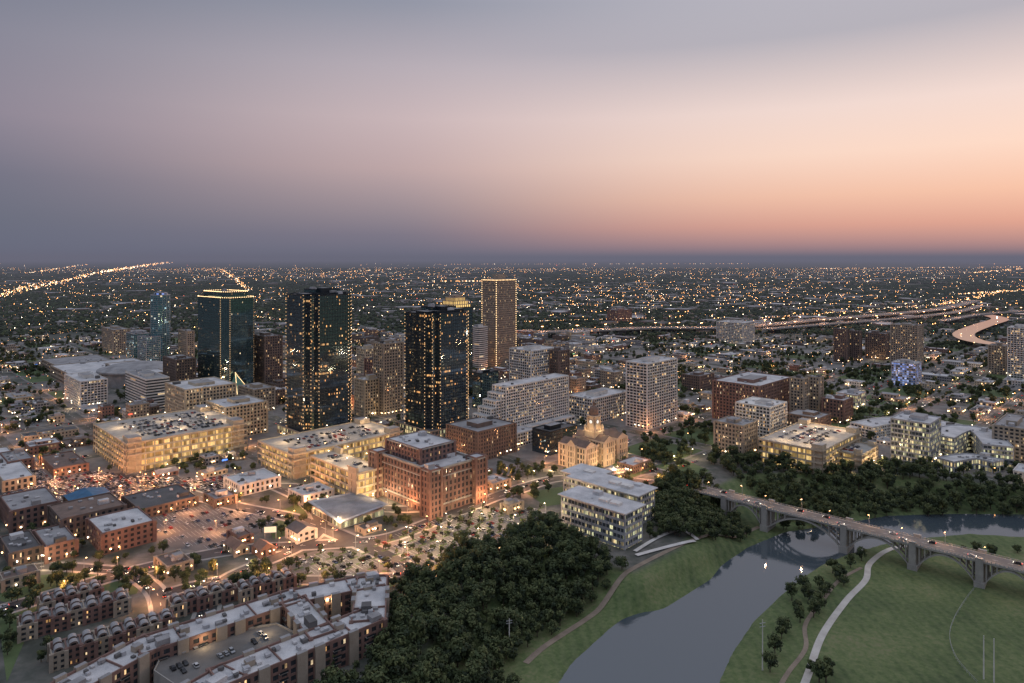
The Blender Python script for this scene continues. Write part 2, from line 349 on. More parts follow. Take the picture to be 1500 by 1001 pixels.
# ---------------------------------------------------------------- trees
def tree_mesh(nm,seed,h=10,rad=4.2,clumps=24,per=38,leaf=.75,tall=1.0):
    r=random.Random(seed);mb=MB()
    mb.tube((0,0,-1),(0,0,h*.3),.35,.26,'bark');mb.tube((0,0,h*.3),(.2,.1,h*.6),.26,.1,'bark')
    for k in range(5):
        t=k*1.26+r.uniform(-.3,.3); mb.tube((0,0,h*r.uniform(.24,.42)),(math.cos(t)*rad*.6,math.sin(t)*rad*.6,h*r.uniform(.55,.75)),.15,.05,'bark',5)
    for c in range(clumps):
        t=r.uniform(0,6.283);q=r.uniform(.15,1)**.6;zz=r.uniform(-.75,1)
        rr=rad*q*math.sqrt(max(.08,1-zz*zz))*.85
        cx,cy,cz=rr*math.cos(t),rr*math.sin(t),h*.62+zz*h*.33*tall
        cr_=r.uniform(1.0,1.7)*rad/4.2
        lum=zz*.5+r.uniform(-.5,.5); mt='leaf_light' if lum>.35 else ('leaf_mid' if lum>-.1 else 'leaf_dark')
        for _ in range(per):
            v=Vector((r.gauss(0,1),r.gauss(0,1),r.gauss(0,.8))).normalized()*cr_*r.uniform(.6,1.05)
            n=(v.normalized()+Vector((r.uniform(-.6,.6),r.uniform(-.6,.6),r.uniform(0,.8)))).normalized()
            a=n.orthogonal().normalized();b_=n.cross(a);an=r.uniform(0,3.14);A=(a*math.cos(an)+b_*math.sin(an))*leaf*r.uniform(.4,.8);B=(b_*math.cos(an)-a*math.sin(an))*leaf*r.uniform(.3,.6)
            c0=Vector((cx,cy,cz))+v
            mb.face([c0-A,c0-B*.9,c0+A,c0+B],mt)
    return mb.mesh(nm)
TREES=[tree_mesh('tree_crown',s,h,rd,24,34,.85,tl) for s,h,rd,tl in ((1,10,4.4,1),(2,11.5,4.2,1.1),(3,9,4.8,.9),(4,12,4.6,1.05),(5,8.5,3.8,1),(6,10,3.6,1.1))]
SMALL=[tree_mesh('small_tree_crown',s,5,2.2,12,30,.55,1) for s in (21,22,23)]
def scatter(name,poly,spacing,smin,smax,protos=TREES,avoid=(),child='tree'):
    par=empty(name);xs_=[p[0] for p in poly];ys_=[p[1] for p in poly];y=min(ys_)
    while y<max(ys_):
        x=min(xs_)
        while x<max(xs_):
            px=x+R.uniform(-.5,.5)*spacing;py=y+R.uniform(-.5,.5)*spacing
            if pip(px,py,poly) and not any(pip(px,py,a) for a in avoid):
                s=R.uniform(smin,smax)*(.7+.6*R.random()); put(child,R.choice(protos),(px,py,th(px,py)-.3),R.uniform(0,6.28),(s*R.uniform(.9,1.15),s*R.uniform(.9,1.15),s),par)
            x+=spacing
        y+=spacing
W1=gp([(575,868),(600,858),(648,846),(665,822),(720,808),(800,788),(830,800),(862,815),(915,838),(920,858)],-3)+gp([(905,868),(860,898),(808,928),(765,955),(735,985),(760,1030),(700,1090)],-11)+gp([(440,1100),(470,1030),(530,985),(560,940)],-2)
scatter('woodland',W1,6.8,.8,1.4)
W2=gp([(960,760),(958,725),(985,712),(1040,722),(1075,755),(1105,776),(1060,798),(1000,808),(965,795)],-8)
scatter('riverbank_trees',W2,7,.8,1.25)
W3=gp([(1035,690),(1095,684),(1200,700),(1300,704),(1420,722),(1500,728),(1600,735),(1600,752),(1400,749),(1300,751),(1220,758),(1140,742),(1080,718)],-9)
scatter('far_bank_trees',W3,8.5,.75,1.25)
for pl,sp,nm in (([(1250,690),(1500,700),(1500,712),(1250,700)],11,'bluff_trees'),([(1130,735),(1200,740),(1280,755),(1200,764),(1140,772)],9,'riverside_thicket'),([(940,672),(1015,690),(1000,702),(930,690)],9,'courthouse_lawn_trees'),([(1370,792),(1500,802),(1500,812),(1370,802)],14,'bridge_foot_trees'),([(930,800),(985,792),(1000,802),(950,812)],8,'bank_shrubs')):
    scatter(nm,gp(pl,-8),sp,.6,.95)
for u,v in [(1150,925),(1168,900),(1145,935),(1185,880),(1200,862),(1212,868),(1226,850),(1236,858),(1188,985),(1212,985),(1200,1000),(1246,832),(1262,822),(1135,960),(1198,895),(1176,862),(1160,880),(1128,985),(1220,840),(1210,1002),(1192,905),(1380,770),(1368,775),(1172,912),(1208,875),(1232,846)]:
    x,y=g(u,v,ZV)
    if float(sd([x],[y],RIVER)[0])<-3: put('park_tree',R.choice(TREES),(x,y,th(x,y)-.3),R.uniform(0,6),R.uniform(.75,1.2))
# ---------------------------------------------------------------- cars and lamps
def car_mesh(col,suv=False,lights=False):
    mb=MB();h=1.75 if suv else 1.42
    pf=[(-2.25,.35),(2.25,.35),(2.28,.7),(2.15,.88),(1.15,.98),(-1.75 if suv else -1.5,1.0),(-2.22,.95),(-2.27,.6)]
    n=len(pf)
    mb.face([(x,-.9,z) for x,z in pf],col);mb.face([(x,.9,z) for x,z in reversed(pf)],col)
    for i in range(n):
        a=pf[i];b_=pf[(i+1)%n];mb.face([(a[0],-.9,a[1]),(a[0],.9,a[1]),(b_[0],.9,b_[1]),(b_[0],-.9,b_[1])],col)
    xr=-1.95 if suv else -1.6
    b0=[(1.1,-.85),(1.1,.85),(xr,.85),(xr,-.85)];t0=[(.35,-.68),(.35,.68),(xr+.35,.68),(xr+.35,-.68)]
    for i in range(4):
        j=(i+1)%4; mb.face([(*b0[i],.975),(*b0[j],.975),(*t0[j],h),(*t0[i],h)],'car_glass')
    mb.face([(*p_,h+.005) for p_ in t0],col)
    for x in (-1.4,1.4):
        for y in (-.93,.73): mb.tube((x,y,.33),(x,y+.2,.33),.33,.33,'tyre',8)
    if lights:
        for y in (-.6,.6):
            mb.box(2.3,y,0,.12,.35,.6,.8,'head_light');mb.box(-2.3,y,0,.12,.35,.7,.9,'tail_light')
    return mb.mesh('car_body')
CARS=[car_mesh(c,s) for c,s in (('car_white',0),('car_silver',0),('car_black',1),('car_white',1),('car_red',0),('car_silver',1),('car_blue',0),('car_black',0))]
DCARS=[car_mesh(c,s,True) for c,s in (('car_white',0),('car_black',1),('car_silver',0))]
def lotcars(poly,ang,z,fill=.7,row=16,maxn=400,avoid=()):
    cx=sum(p[0] for p in poly)/len(poly);cy=sum(p[1] for p in poly)/len(poly);c,s=math.cos(ang),math.sin(ang);rad=max(math.dist((cx,cy),p) for p in poly);k=0
    inn=offset(ccw(poly),-3)
    y=-rad
    while y<rad:
        for dy in (0,5.4):
            x=-rad
            while x<rad:
                X=cx+x*c-(y+dy)*s;Yy=cy+x*s+(y+dy)*c
                if R.random()<fill and k<maxn and pip(X,Yy,inn) and not any(pip(X,Yy,a) for a in avoid):
                    put('parked_car',R.choice(CARS),(X,Yy,z),ang+math.pi/2+(math.pi if R.random()<.4 else 0)+R.uniform(-.03,.03)); k+=1
                x+=2.8
        y+=row
def lamp_mesh(m):
    mb=MB();mb.tube((0,0,0),(0,0,8.6),.12,.07,'metal');mb.tube((0,0,8.6),(1.6,0,9.1),.06,.05,'metal')
    mb.box(1.9,0,0,.9,.42,9.0,9.16,'metal');mb.box(1.9,0,0,.75,.5,8.72,8.99,m);return mb.mesh('street_lamp')
LAMP={'o':lamp_mesh('lamp_orange'),'w':lamp_mesh('lamp_white')}
def ldata(n,c,e,r=.4):
    l=bpy.data.lights.new(n,'POINT');l.color=c;l.energy=e;l.shadow_soft_size=r;return l
LD={'o':ldata('sodium_lamp_light',(1,.41,.16),11500),'w':ldata('white_lamp_light',(1,.68,.37),7000),'b':ldata('bridge_lamp_light',(1,.55,.3),2200)}
NL=0
def lamp(x,y,z=0,kind='o',light=True,rz=0,ld=None):
    global NL
    o=put('street_lamp',LAMP[kind],(x,y,z),rz)
    if light:
        l=bpy.data.objects.new('lamp_light',LD[ld or kind]);l.location=(1.9,0,8.4);l.parent=o;COL.objects.link(l);NL+=1
    return o
def point(n,x,y,z,c,e,r=1.0):
    l=bpy.data.objects.new(n,ldata(n,c,e,r));l.location=(x,y,z);COL.objects.link(l)
# ================================================================= HERO BUILDINGS
STEP=[(.2,0),(.8,0),(.8,.09),(.91,.09),(.91,.2),(1,.2),(1,.8),(.91,.8),(.91,.91),(.8,.91),(.8,1),(.2,1),(.2,.91),(.09,.91),(.09,.8),(0,.8),(0,.2),(.09,.2),(.09,.09),(.2,.09)]
def stepped(name,uL,uc,uR,vb,vt,cut):
    P,wa,wb,Y=rect(uL-3,uc,uR+3,vb);h=hgt(vb,vt);mb=MB();FOOT.append(offset(sq(P),4))
    poly=[P(s,t) for s,t in STEP];hm=h*cut
    D_=('dark_metal','g_dark','roof_dark',3.2,4.0,.2,.5,.15)
    relief(mb,poly,0,hm,*D_)
    relief(mb,sq(P,.22,.78,.12,.60),hm,h*.965,*D_,clut=3)
    relief(mb,sq(P,.40,.92,.45,.86),hm,h*.985,'dark_metal','g_dark2','roof_dark',3.2,4.0,.2,.5,.15,clut=3)
    mb.prism(sq(P,.45,.62,.3,.5),h*.96,h,'dark_metal','roof_grey')
    mb.prism(sq(P,.06,.3,.25,.55),hm,h*.955+2,'dark_metal','roof_grey');mb.prism(sq(P,.7,.86,.15,.35),hm,h*.955+3.4,'dark_metal','roof_grey')
    for k in (0,1,3,5,16,18,15,14,9):
        x,y=offset(poly,.5)[k];bulbs(mb,[(x,y,6),(x,y,hm)],4.0,.6)
    relief(mb,offset(sq(P,.1,.9,.1,.9),9),0,9,'bronze','g_bright','roof_dark',5,4.5,.7,.8,.4,clut=4)
    mb.tube((*P(.5,.4),h),(*P(.5,.4),h+7),.2,.05,'metal')
    mb.done(name)
stepped('dark_glass_office_tower',415,453,520,650,424,.955)
stepped('dark_glass_office_tower',588,632,692,644,452,.95)
# outlined chamfered tower
P,wa,wb,Y=rect(284,330,378,590,50);h=hgt(590,430);FOOT.append(sq(P));mb=MB()
CH=((.14,0),(.86,0),(1,.14),(1,.86),(.86,1),(.14,1),(0,.86),(0,.14))
poly=[P(s,t) for s,t in CH]
relief(mb,poly,0,h*.95,'dark_metal','g_dark2','roof_dark',3.4,4.0,.2,.3,.12)
p2=[P(.5+(s-.5)*.78,.5+(t-.5)*.78) for s,t in CH]
relief(mb,p2,h*.95,h,'dark_metal','g_dark2','roof_dark',3.4,4.0,.2,.3,.12)
bulbs(mb,[(*q,h*.955) for q in poly+[poly[0]]],2.6,.7,'bulb_warm');bulbs(mb,[(*q,h+1) for q in p2+[p2[0]]],2.6,.7,'bulb_warm')
for k in (0,2,3,7): x,y=offset(poly,.5)[k];bulbs(mb,[(x,y,10),(x,y,h*.95)],2.6,.6)
relief(mb,offset(sq(P),6),0,14,'bronze','g_bright','roof_dark',5,4.6,.7,.9,.4)
q=sq(P,.05,.45,-.3,-.02);z0_=14.5
for i in range(4): 
    a=q[i];b=q[(i+1)%4];mb.face([(*a,z0_),(*b,z0_),(*P(.25,-.05),40)],'roof_green')
bulbs(mb,[(*q[0],15),(*P(.25,-.05),40),(*q[1],15)],2.0,.7,'bulb_warm')
mb.done('outlined_glass_tower')
# tall beige tower outlined with lights
P,wa,wb,Y=rect(707,727,755,540);h=hgt(540,411);FOOT.append(sq(P));mb=MB()
relief(mb,sq(P),0,h,'bronze','g_low','roof_grey',3.0,4.0,1.3,1.5,.5)
mb.prism(sq(P,.3,.7,.3,.7),h,h+11,'bronze','roof_dark')
q=offset(sq(P),.8)
for x,y in (q[0],q[1],q[3]): bulbs(mb,[(x,y,5),(x,y,h)],4,.9,'bulb_warm')
bulbs(mb,[(*q[3],h),(*q[0],h),(*q[1],h)],3.5,.9,'bulb_warm')
mb.done('beige_office_tower')
# tower with gold crown
P,wa,wb,Y=rect(642,664,692,585);h=hgt(585,452);FOOT.append(sq(P));mb=MB()
relief(mb,sq(P),0,h,'dark_metal','g_dark2','roof_dark',3.2,4,.3,.8,.2)
for k,(i,z0,z1) in enumerate(((.06,h,h+5),(.14,h+5,h+10),(.22,h+10,h+15),(.32,h+15,h+18))):
    mb.prism(sq(P,i,1-i,i,1-i),z0,z1-.8,'glow_gold','roof_grey'); mb.prism(offset(sq(P,i,1-i,i,1-i),.6),z1-.8,z1,'bronze',bottom=True)
    a_=sq(P,i,1-i,i,1-i)
    for e in range(4):
        for t in np.linspace(0,1,9):
            x=a_[e][0]*(1-t)+a_[(e+1)%4][0]*t;y=a_[e][1]*(1-t)+a_[(e+1)%4][1]*t;mb.box(x,y,GA,1.3,1.3,z0,z1-.8,'bronze',bottom=False)
mb.done('gold_crowned_tower')
# rounded glass condo tower
P,wa,wb,Y=rect(216,232,254,540,50);h=hgt(540,430);FOOT.append(sq(P));mb=MB()
cx,cy=P(.5,.5);c8=[(cx+math.cos(t)*wa*.62,cy+math.sin(t)*wa*.62) for t in np.linspace(0,2*math.pi,15)[:-1]]
relief(mb,c8,0,h*.97,'metal','g_teal','roof_dark',3.2,3.7,.15,.35,.15);relief(mb,offset(c8,-6),h*.97,h,'metal','g_blue','roof_dark',4,4,.3,.8,.2)
relief(mb,sq(P,-.7,.2,.1,.9),0,h*.42,'metal','g_teal','roof_dark',3.2,3.7,.5,.8,.3)
mb.done('rounded_glass_hotel_tower')
# white stepped hotel
P,wa,wb,Y=rect(722,741,832,648);h=hgt(648,568);mb=MB();FOOT.append(offset(sq(P,-.55,1),3))
relief(mb,sq(P),0,h,'white','g_office','roof_white',3.6,3.4,.7,1.3,.6)
for k in range(8):
    relief(mb,sq(P,-.07*(k+1),-.07*k,.02,.98),0,h*(1-.115*(k+1))+.05*k,'white','g_office','roof_white',3.6,3.4,.7,1.3,.6,clut=1)
relief(mb,sq(P,-.5,1.0,-.5,-.02),0,13,'white','g_office','roof_white',6,4.3,1,1.6,.4)
mb.done('stepped_white_hotel')
for a in [
 ('white_apartment_tower',918,948,991,630,534,'whiteb'),('white_office_tower',747,778,815,600,515,'white'),('brown_office_building',806,818,833,597,515,'brown'),
 ('striped_office_slab',688,702,714,545,480,'striped'),
 ('brick_office_tower',370,388,413,580,494,'brown'),('brick_mid_rise',240,258,286,588,528,'brown'),('tan_office_building',150,166,190,520,484,'tan'),
 ('grey_office_building',184,214,248,603,557,'striped'),('white_arcade_building',95,118,157,598,560,'white'),
 ('white_post_office',243,272,345,632,572,'cream'),('cream_theatre_building',303,330,391,645,598,'cream'),('hotel_block',350,372,402,606,572,'tan'),
 ('tan_office_building',520,534,562,612,558,'cream'),('tan_office_building',548,562,590,610,505,'tan'),('brick_office_building',535,548,572,590,528,'brick'),('cream_office_building',523,535,560,560,512,'cream'),
 ('glass_office_building',692,704,730,600,548,'dark2'),
 ('brown_courts_building',655,700,755,678,634,'brown'),('dark_glass_building',780,806,845,668,634,'dark'),
 ('white_convention_building',834,868,918,622,586,'white'),('low_white_building',700,742,785,660,640,'white'),
 ('brick_hospital_block',1045,1112,1160,625,567,'brick'),('brown_twin_tower',1158,1177,1183,618,556,'tan'),('brown_twin_tower',1182,1200,1205,614,554,'tan'),
 ('white_lit_tower',1078,1128,1152,652,598,'white'),('beige_office_building',1047,1088,1108,672,625,'tan'),('brick_office_block',1152,1200,1216,650,614,'brown'),
 ('brick_warehouse',1205,1236,1248,622,588,'brick'),
 ('glass_campus_building',1305,1362,1378,682,622,'glass'),('brick_campus_building',1455,1502,1520,680,630,'tan'),
 ('brown_apartment_tower',1305,1344,1352,540,478,'tan'),('slab_apartment_tower',1222,1240,1243,532,483,'brown'),('slab_apartment_tower',1244,1259,1262,530,486,'brown'),('brown_office_block',1268,1297,1302,528,490,'brown'),
 ('grey_apartment_block',1448,1473,1478,550,508,'tan'),('bright_office_tower',1476,1508,1514,556,482,'white'),('blue_lit_building',1306,1341,1350,568,534,'blue'),
 ('white_mid_rise',1050,1088,1105,505,474,'white'),('red_brick_building',890,905,925,475,455,'brick'),
 ('glass_office_block',185,196,219,530,490,'teal'),('tan_office_building',262,274,284,540,486,'tan'),
 ('tan_office_building',560,575,590,545,503,'tan'),('brick_office_building',1000,1025,1045,575,552,'brown'),
 ('dark_glass_building',500,520,548,650,632,'glass'),('brick_office_building',425,438,452,672,655,'tan'),
 ('glass_office_building',1225,1255,1268,600,580,'glass'),
]:
    hero(*a)
for u,v,z in ((1116,640,78),(318,618,42),(290,600,60)):
    x,y=g(u,v);point('roof_flood_light',x,y+10,z,(1,.92,.75) if u>1000 else (1,.75,.4),10000,2)
# courthouse
P,wa,wb,Y=rect(820,858,918,692);mb=MB();FOOT.append(offset(sq(P),6));h=20
relief(mb,sq(P,.1,.9,.1,.9),0,h,'stone','g_office','roof_brown',3.6,5.0,1.5,1.6,.5,clut=0)
for s0,s1,t0,t1,hh in ((0,.24,0,1,21.5),(.76,1,0,1,21.6),(.38,.62,-.08,1.08,23),(-.03,.3,.36,.64,22.4),(.7,1.03,.36,.64,22.5)):
    relief(mb,sq(P,s0,s1,t0,t1),0,hh,'stone','g_office','roof_brown',3.4,5.4,1.4,1.6,.5,clut=0)
    mb.ring(offset(sq(P,s0,s1,t0,t1),1.1),offset(sq(P,s0,s1,t0,t1),-.2),hh-.6,hh+.3,'stone')
    q=offset(sq(P,s0,s1,t0,t1),.3)
    L0=math.dist(q[0],q[1]);L1=math.dist(q[1],q[2]);
    if L0>L1: q=q[1:]+q[:1]
    m0=((q[0][0]+q[1][0])/2,(q[0][1]+q[1][1])/2,hh+5.5);m1=((q[2][0]+q[3][0])/2,(q[2][1]+q[3][1])/2,hh+5.5);z=hh+1.02
    mb.face([(*q[1],z),(*q[2],z),m1,m0],'roof_brown');mb.face([(*q[3],z),(*q[0],z),m0,m1],'roof_brown');mb.face([(*q[0],z),(*q[1],z),m0],'stone');mb.face([(*q[2],z),(*q[3],z),m1],'stone')
cx,cy=P(.5,.5);mb.box(cx,cy,GA,13,13,18,31,'stone');mb.box(cx,cy,GA,14.5,14.5,30.2,31.6,'stone')
mb.box(cx,cy,GA,9,9,31.6,45,'stone')
for k in range(4):
    t=GA+k*math.pi/2;fx,fy=cx+math.cos(t)*4.6,cy+math.sin(t)*4.6
    mb.tube((fx,fy,40),(cx+math.cos(t)*4.9,cy+math.sin(t)*4.9,40),1.8,1.8,'glow_white',16)
    mb.tube((fx,fy,40),(cx+math.cos(t)*4.75,cy+math.sin(t)*4.75,40),2.3,2.3,'roof_brown',16)
    for j in (-1,1):
        mb.tube((fx-math.sin(t)*3.7*j+math.cos(t)*.7,fy+math.cos(t)*3.7*j+math.sin(t)*.7,31.6),(fx-math.sin(t)*3.7*j+math.cos(t)*.7,fy+math.cos(t)*3.7*j+math.sin(t)*.7,44.5),.5,.45,'stone',8)
    mb.lathe(cx+math.cos(t+.785)*8.4,cy+math.sin(t+.785)*8.4,[(1.4,31.6),(1.4,34.6),(1.0,36),(0,37.6)],8,'stone')
mb.box(cx,cy,GA,11,11,45,46,'stone')
mb.lathe(cx,cy,[(4.8,46),(4.8,48),(4.7,50),(4.2,52.2),(3.0,54.2),(1.3,55.2),(1.2,57.6),(1.5,57.8),(.7,59.2),(.15,61.5),(0,62.5)],16,'roof_brown')
mb.done('clock_tower_courthouse')
for s,t,e in ((-.3,.2,7000),(-.3,.8,6000),(.2,-.3,7000),(.8,-.3,7000),(.5,-.42,7000),(1.2,.3,3500)):
    x,y=P(s,t);point('courthouse_flood_light',x,y,3,(1,.66,.34),e,.5)
for k in range(4): t=GA+k*math.pi/2;point('cupola_flood_light',cx+math.cos(t)*11.5,cy+math.sin(t)*11.5,33,(1,.70,.36),1900,.4)
# brick justice centre
P,wa,wb,Y=rect(555,632,698,757);h=hgt(757,692);mb=MB();FOOT.append(offset(sq(P),6))
relief(mb,sq(P),0,h,'brick','g_low','roof_white',4.4,4.6,2.0,1.7,.5,clut=16)
mb.prism(offset(sq(P),.9),6.5,7.6,'concrete',bottom=True);mb.prism(offset(sq(P),.8),h-6,h-5.1,'concrete',bottom=True);mb.ring(offset(sq(P),1.0),offset(sq(P),-.9),h+.2,h+1.8,'concrete')
for s,t in ((0,0),(1,0),(0,1),(1,1)):
    x,y=P(s,t);relief(mb,rectp(x,y,GA,11,11),0,h+3,'brick','g_low','roof_white',4,4.6,1.6,1.7,.4,clut=1);mb.prism(rectp(x,y,GA,12.6,12.6),h+1.9,h+2.8,'concrete',bottom=True)
relief(mb,sq(P,.12,.88,.3,.95),h,h+12,'brick','g_low','roof_white',4.4,4,2.0,1.7,.4,clut=14);mb.ring(offset(sq(P,.12,.88,.3,.95),.8),offset(sq(P,.12,.88,.3,.95),-.4),h+11.5,h+12.6,'concrete')
mb.done('brick_justice_centre')
for s,t in ((.25,-.15),(.75,-.15),(-.15,.5)): x,y=P(s,t);point('entrance_flood_light',x,y,4,(1,.72,.4),2200,.4)
# garages
def garage(name,uL,uc,uR,vb,vt,nf,lights=True,st='cream'):
    P,wa,wb,Y=rect(uL,uc,uR,vb);h=hgt(vb,vt);mb=MB();poly=sq(P);FOOT.append(offset(poly,4))
    core=offset(poly,-3.0);f=h/nf;mb.prism(core,0,h-1,'g_garage',False,bay=2.6,fl=f,uo=R.randint(0,99))
    for k in range(nf+1):
        z=k*f; mb.prism(poly,max(0,z-.35),z+.02*(k==0)+ (0.05 if k<nf else 0),st,'concrete',bottom=True)
        if k: mb.ring(offset(poly,.25),offset(poly,-.05),z-.6,z+1.15,st)
    for i in range(4):
        a=poly[i];b=poly[(i+1)%4];n=max(2,round(math.dist(a,b)/8))
        for j in range(n+1):
            t=j/n;mb.box(a[0]*(1-t)+b[0]*t,a[1]*(1-t)+b[1]*t,GA,.8,.8,0,h+.6+.01*i,st,bottom=False)
    for s,t in ((.07,.1),(.93,.9),(.93,.1)): 
        mb.prism(sq(P,max(-.01,s-.05),min(1.01,s+.05),max(-.02,t-.08),min(1.02,t+.08)),0,h+5,st,'roof_grey')
    mb.done(name)
    lotcars(sq(P,.12,.88,.12,.88),GA,h+.06,.5,16,170)
    if lights:
        for s in np.linspace(.12,.88,max(2,int(wa/34))):
            for t in ((.3,.7) if wb>35 else (.5,)):
                x,y=P(s,t);lamp(x,y,h,'w')
    for s in (.25,.75): 
        x,y=P(s,-.22);lamp(x,y,0,'w',True,GA+1.57)
garage('parking_garage',137,185,362,696,652,5)
garage('parking_garage',378,428,590,704,668,4)
garage('parking_garage',455,522,560,738,696,4)
garage('parking_garage',1111,1205,1262,698,662,4)
garage('parking_garage',1195,1262,1286,690,668,3,False)
# campus terraces
def bar(name,uL,uc,uR,vb,vt,gl='g_bright',z=0):
    P,wa,wb,Y=rect(uL,uc,uR,vb,ang=47);h=hgt(vb,vt);mb=MB();FOOT.append(offset(sq(P),3))
    relief(mb,sq(P),-3,h,'metal',gl,'roof_white',3,4.4,.25,1.9,.6,par=.5,clut=4)
    mb.prism(offset(sq(P),2.2),h+.7,h+1.4,'white','roof_white',bottom=True)
    for s in (.5,1): mb.prism(offset(sq(P,.3,.5,.35*s,.35*s+.12),.5),h+1.4,h+3.4,'white')
    mb.done(name)
bar('glass_college_building',823,915,940,806,754);bar('glass_college_building',834,934,958,772,728);bar('glass_college_building',826,866,892,742,703)
# curved campus complex on the right bluff
def curved(name,l,w,h,st='glass',z=0):
    pts=smoothline(gp(l),4);n=len(pts);Lf=[];Rt=[];mb=MB()
    for i in range(n):
        a=pts[max(0,i-1)];b=pts[min(n-1,i+1)];q=math.dist(a,b);nx,ny=-(b[1]-a[1])/q,(b[0]-a[0])/q
        Lf.append((pts[i][0]+nx*w/2,pts[i][1]+ny*w/2));Rt.append((pts[i][0]-nx*w/2,pts[i][1]-ny*w/2))
    poly=ccw(Rt+Lf[::-1]);w_,gl,rf,bay,fl,pw,sh,pr=ST[st];relief(mb,poly,0,h,w_,gl,rf,bay,fl,pw,sh,pr,clut=10);FOOT.append(poly);mb.done(name)
curved('curved_glass_campus_building',[(1378,668),(1405,655),(1440,660),(1462,684)],24,20)
curved('curved_glass_campus_building',[(1262,640),(1310,632),(1370,636),(1430,650)],26,13,'white')
curved('curved_glass_campus_building',[(1385,690),(1425,684),(1462,692)],16,10,'glass')
# arena and convention halls
for uL,uc,uR,vb,vt in ((60,110,240,572,553),(62,90,175,556,540),(150,200,245,575,550)):
    P,wa,wb,Y=rect(uL,uc,uR,vb);mb=MB();h=hgt(vb,vt);FOOT.append(sq(P));relief(mb,sq(P),0,h,'tan','g_low','roof_white' if vb!=556 else 'roof_grey',8,6,1.2,3,.5,clut=14);mb.done('convention_hall')
cx,cy=g(205,560);mb=MB();FOOT.append(rectp(cx,cy,0,110,90));mb.lathe(cx,cy,[(52,0),(52,20),(55,20.5),(55,23),(50,25),(38,29),(22,32),(8,33.5),(0,34)],40,'roof_grey',ex=1.15);mb.done('domed_arena')
# ---------------------------------------------------------------- near-left buildings
def low(name,uL,uc,uR,vb,vt,wall='brick',roof='roof_grey',glass='g_home',gable=False,ang=None,clut=5):
    P,wa,wb,Y=rect(uL,uc,uR,vb,ang);h=hgt(vb,vt);mb=MB();FOOT.append(offset(sq(P),3));nf=max(1,round(h/3.8))
    relief(mb,sq(P),0,h,wall,glass,roof,4.2,h/nf,2.0,1.6,.3,par=.1 if gable else .9,clut=0 if gable else clut+4)
    if gable:
        q=offset(sq(P),.9)
        if math.dist(q[0],q[1])>math.dist(q[1],q[2]): q=q[1:]+q[:1]
        m0=((q[0][0]+q[1][0])/2,(q[0][1]+q[1][1])/2,h+3.6);m1=((q[2][0]+q[3][0])/2,(q[2][1]+q[3][1])/2,h+3.6);z=h+.3
        mb.face([(*q[1],z),(*q[2],z),m1,m0],roof);mb.face([(*q[3],z),(*q[0],z),m0,m1],roof);mb.face([(*q[0],z),(*q[1],z),m0],wall);mb.face([(*q[2],z),(*q[3],z),m1],wall)
    wall_lights(mb,offset(sq(P),.4),3,4)
    mb.done(name)
for a in [
 ('brick_loft_building',72,90,183,795,762,'brown','roof_brown'),('brick_office_building',128,150,226,814,783,'brick','roof_white'),
 ('brick_apartment_block',50,68,112,826,802,'brick','roof_grey'),('brick_apartment_block',0,16,86,782,750,'brick','roof_grey'),
 ('white_roofed_warehouse',330,352,409,728,712,'white','roof_white'),('white_shop_building',425,446,487,742,728,'white','roof_white'),
 ('small_brick_building',228,245,280,846,832,'tan','roof_brown'),('brick_shop_building',335,350,368,800,788,'brick','roof_brown'),
 ('brick_shop_building',180,205,288,762,748,'brown','roof_dark'),('low_brick_building',0,12,48,694,678,'brick','roof_grey'),('brick_row_building',60,80,128,700,688,'brick','roof_brown'),
 ('white_shop_building',-30,5,50,722,706,'tan','roof_white'),('brick_shop_building',700,722,746,722,710,'tan','roof_white'),('park_pavilion',735,745,765,754,742,'tan','roof_white'),
 ('low_brick_building',300,315,345,745,733,'brown','roof_grey'),
 ('brick_row_building',0,15,60,832,812,'brown','roof_dark'),
]: low(*a)
low('blue_roofed_restaurant',95,120,180,770,752,'brown','roof_blue',gable=True)
low('white_gabled_house',421,436,462,797,782,'white','roof_dark',gable=True);low('brick_gabled_house',372,382,400,818,806,'brick','roof_brown',gable=True);low('brick_gabled_house',330,345,362,816,806,'tan','roof_brown',gable=True)
P,wa,wb,Y=rect(458,500,562,775);mb=MB();FOOT.append(sq(P));relief(mb,sq(P),0,5,'metal','g_bright','roof_grey',5,5,.3,.8,.2,clut=0)
q=offset(sq(P),3);mb.face([(*q[0],6),(*q[1],9),(*q[2],7),(*q[3],10)],'metal');mb.face([(*q[3],9.6),(*q[2],6.6),(*q[1],8.6),(*q[0],5.6)],'roof_grey');mb.done('folded_roof_pavilion')
x,y=g(396,790);mb=MB();mb.tube((x-4,y,0),(x-4,y,5),.2,.2,'metal');mb.tube((x+4,y,0),(x+4,y,5),.2,.2,'metal');mb.box(x,y,.15,9,.8,4.5,9.5,'dark_metal');mb.box(x+.08,y-.5,.15,8.4,.1,4.9,9.1,'screen');mb.done('lit_billboard')
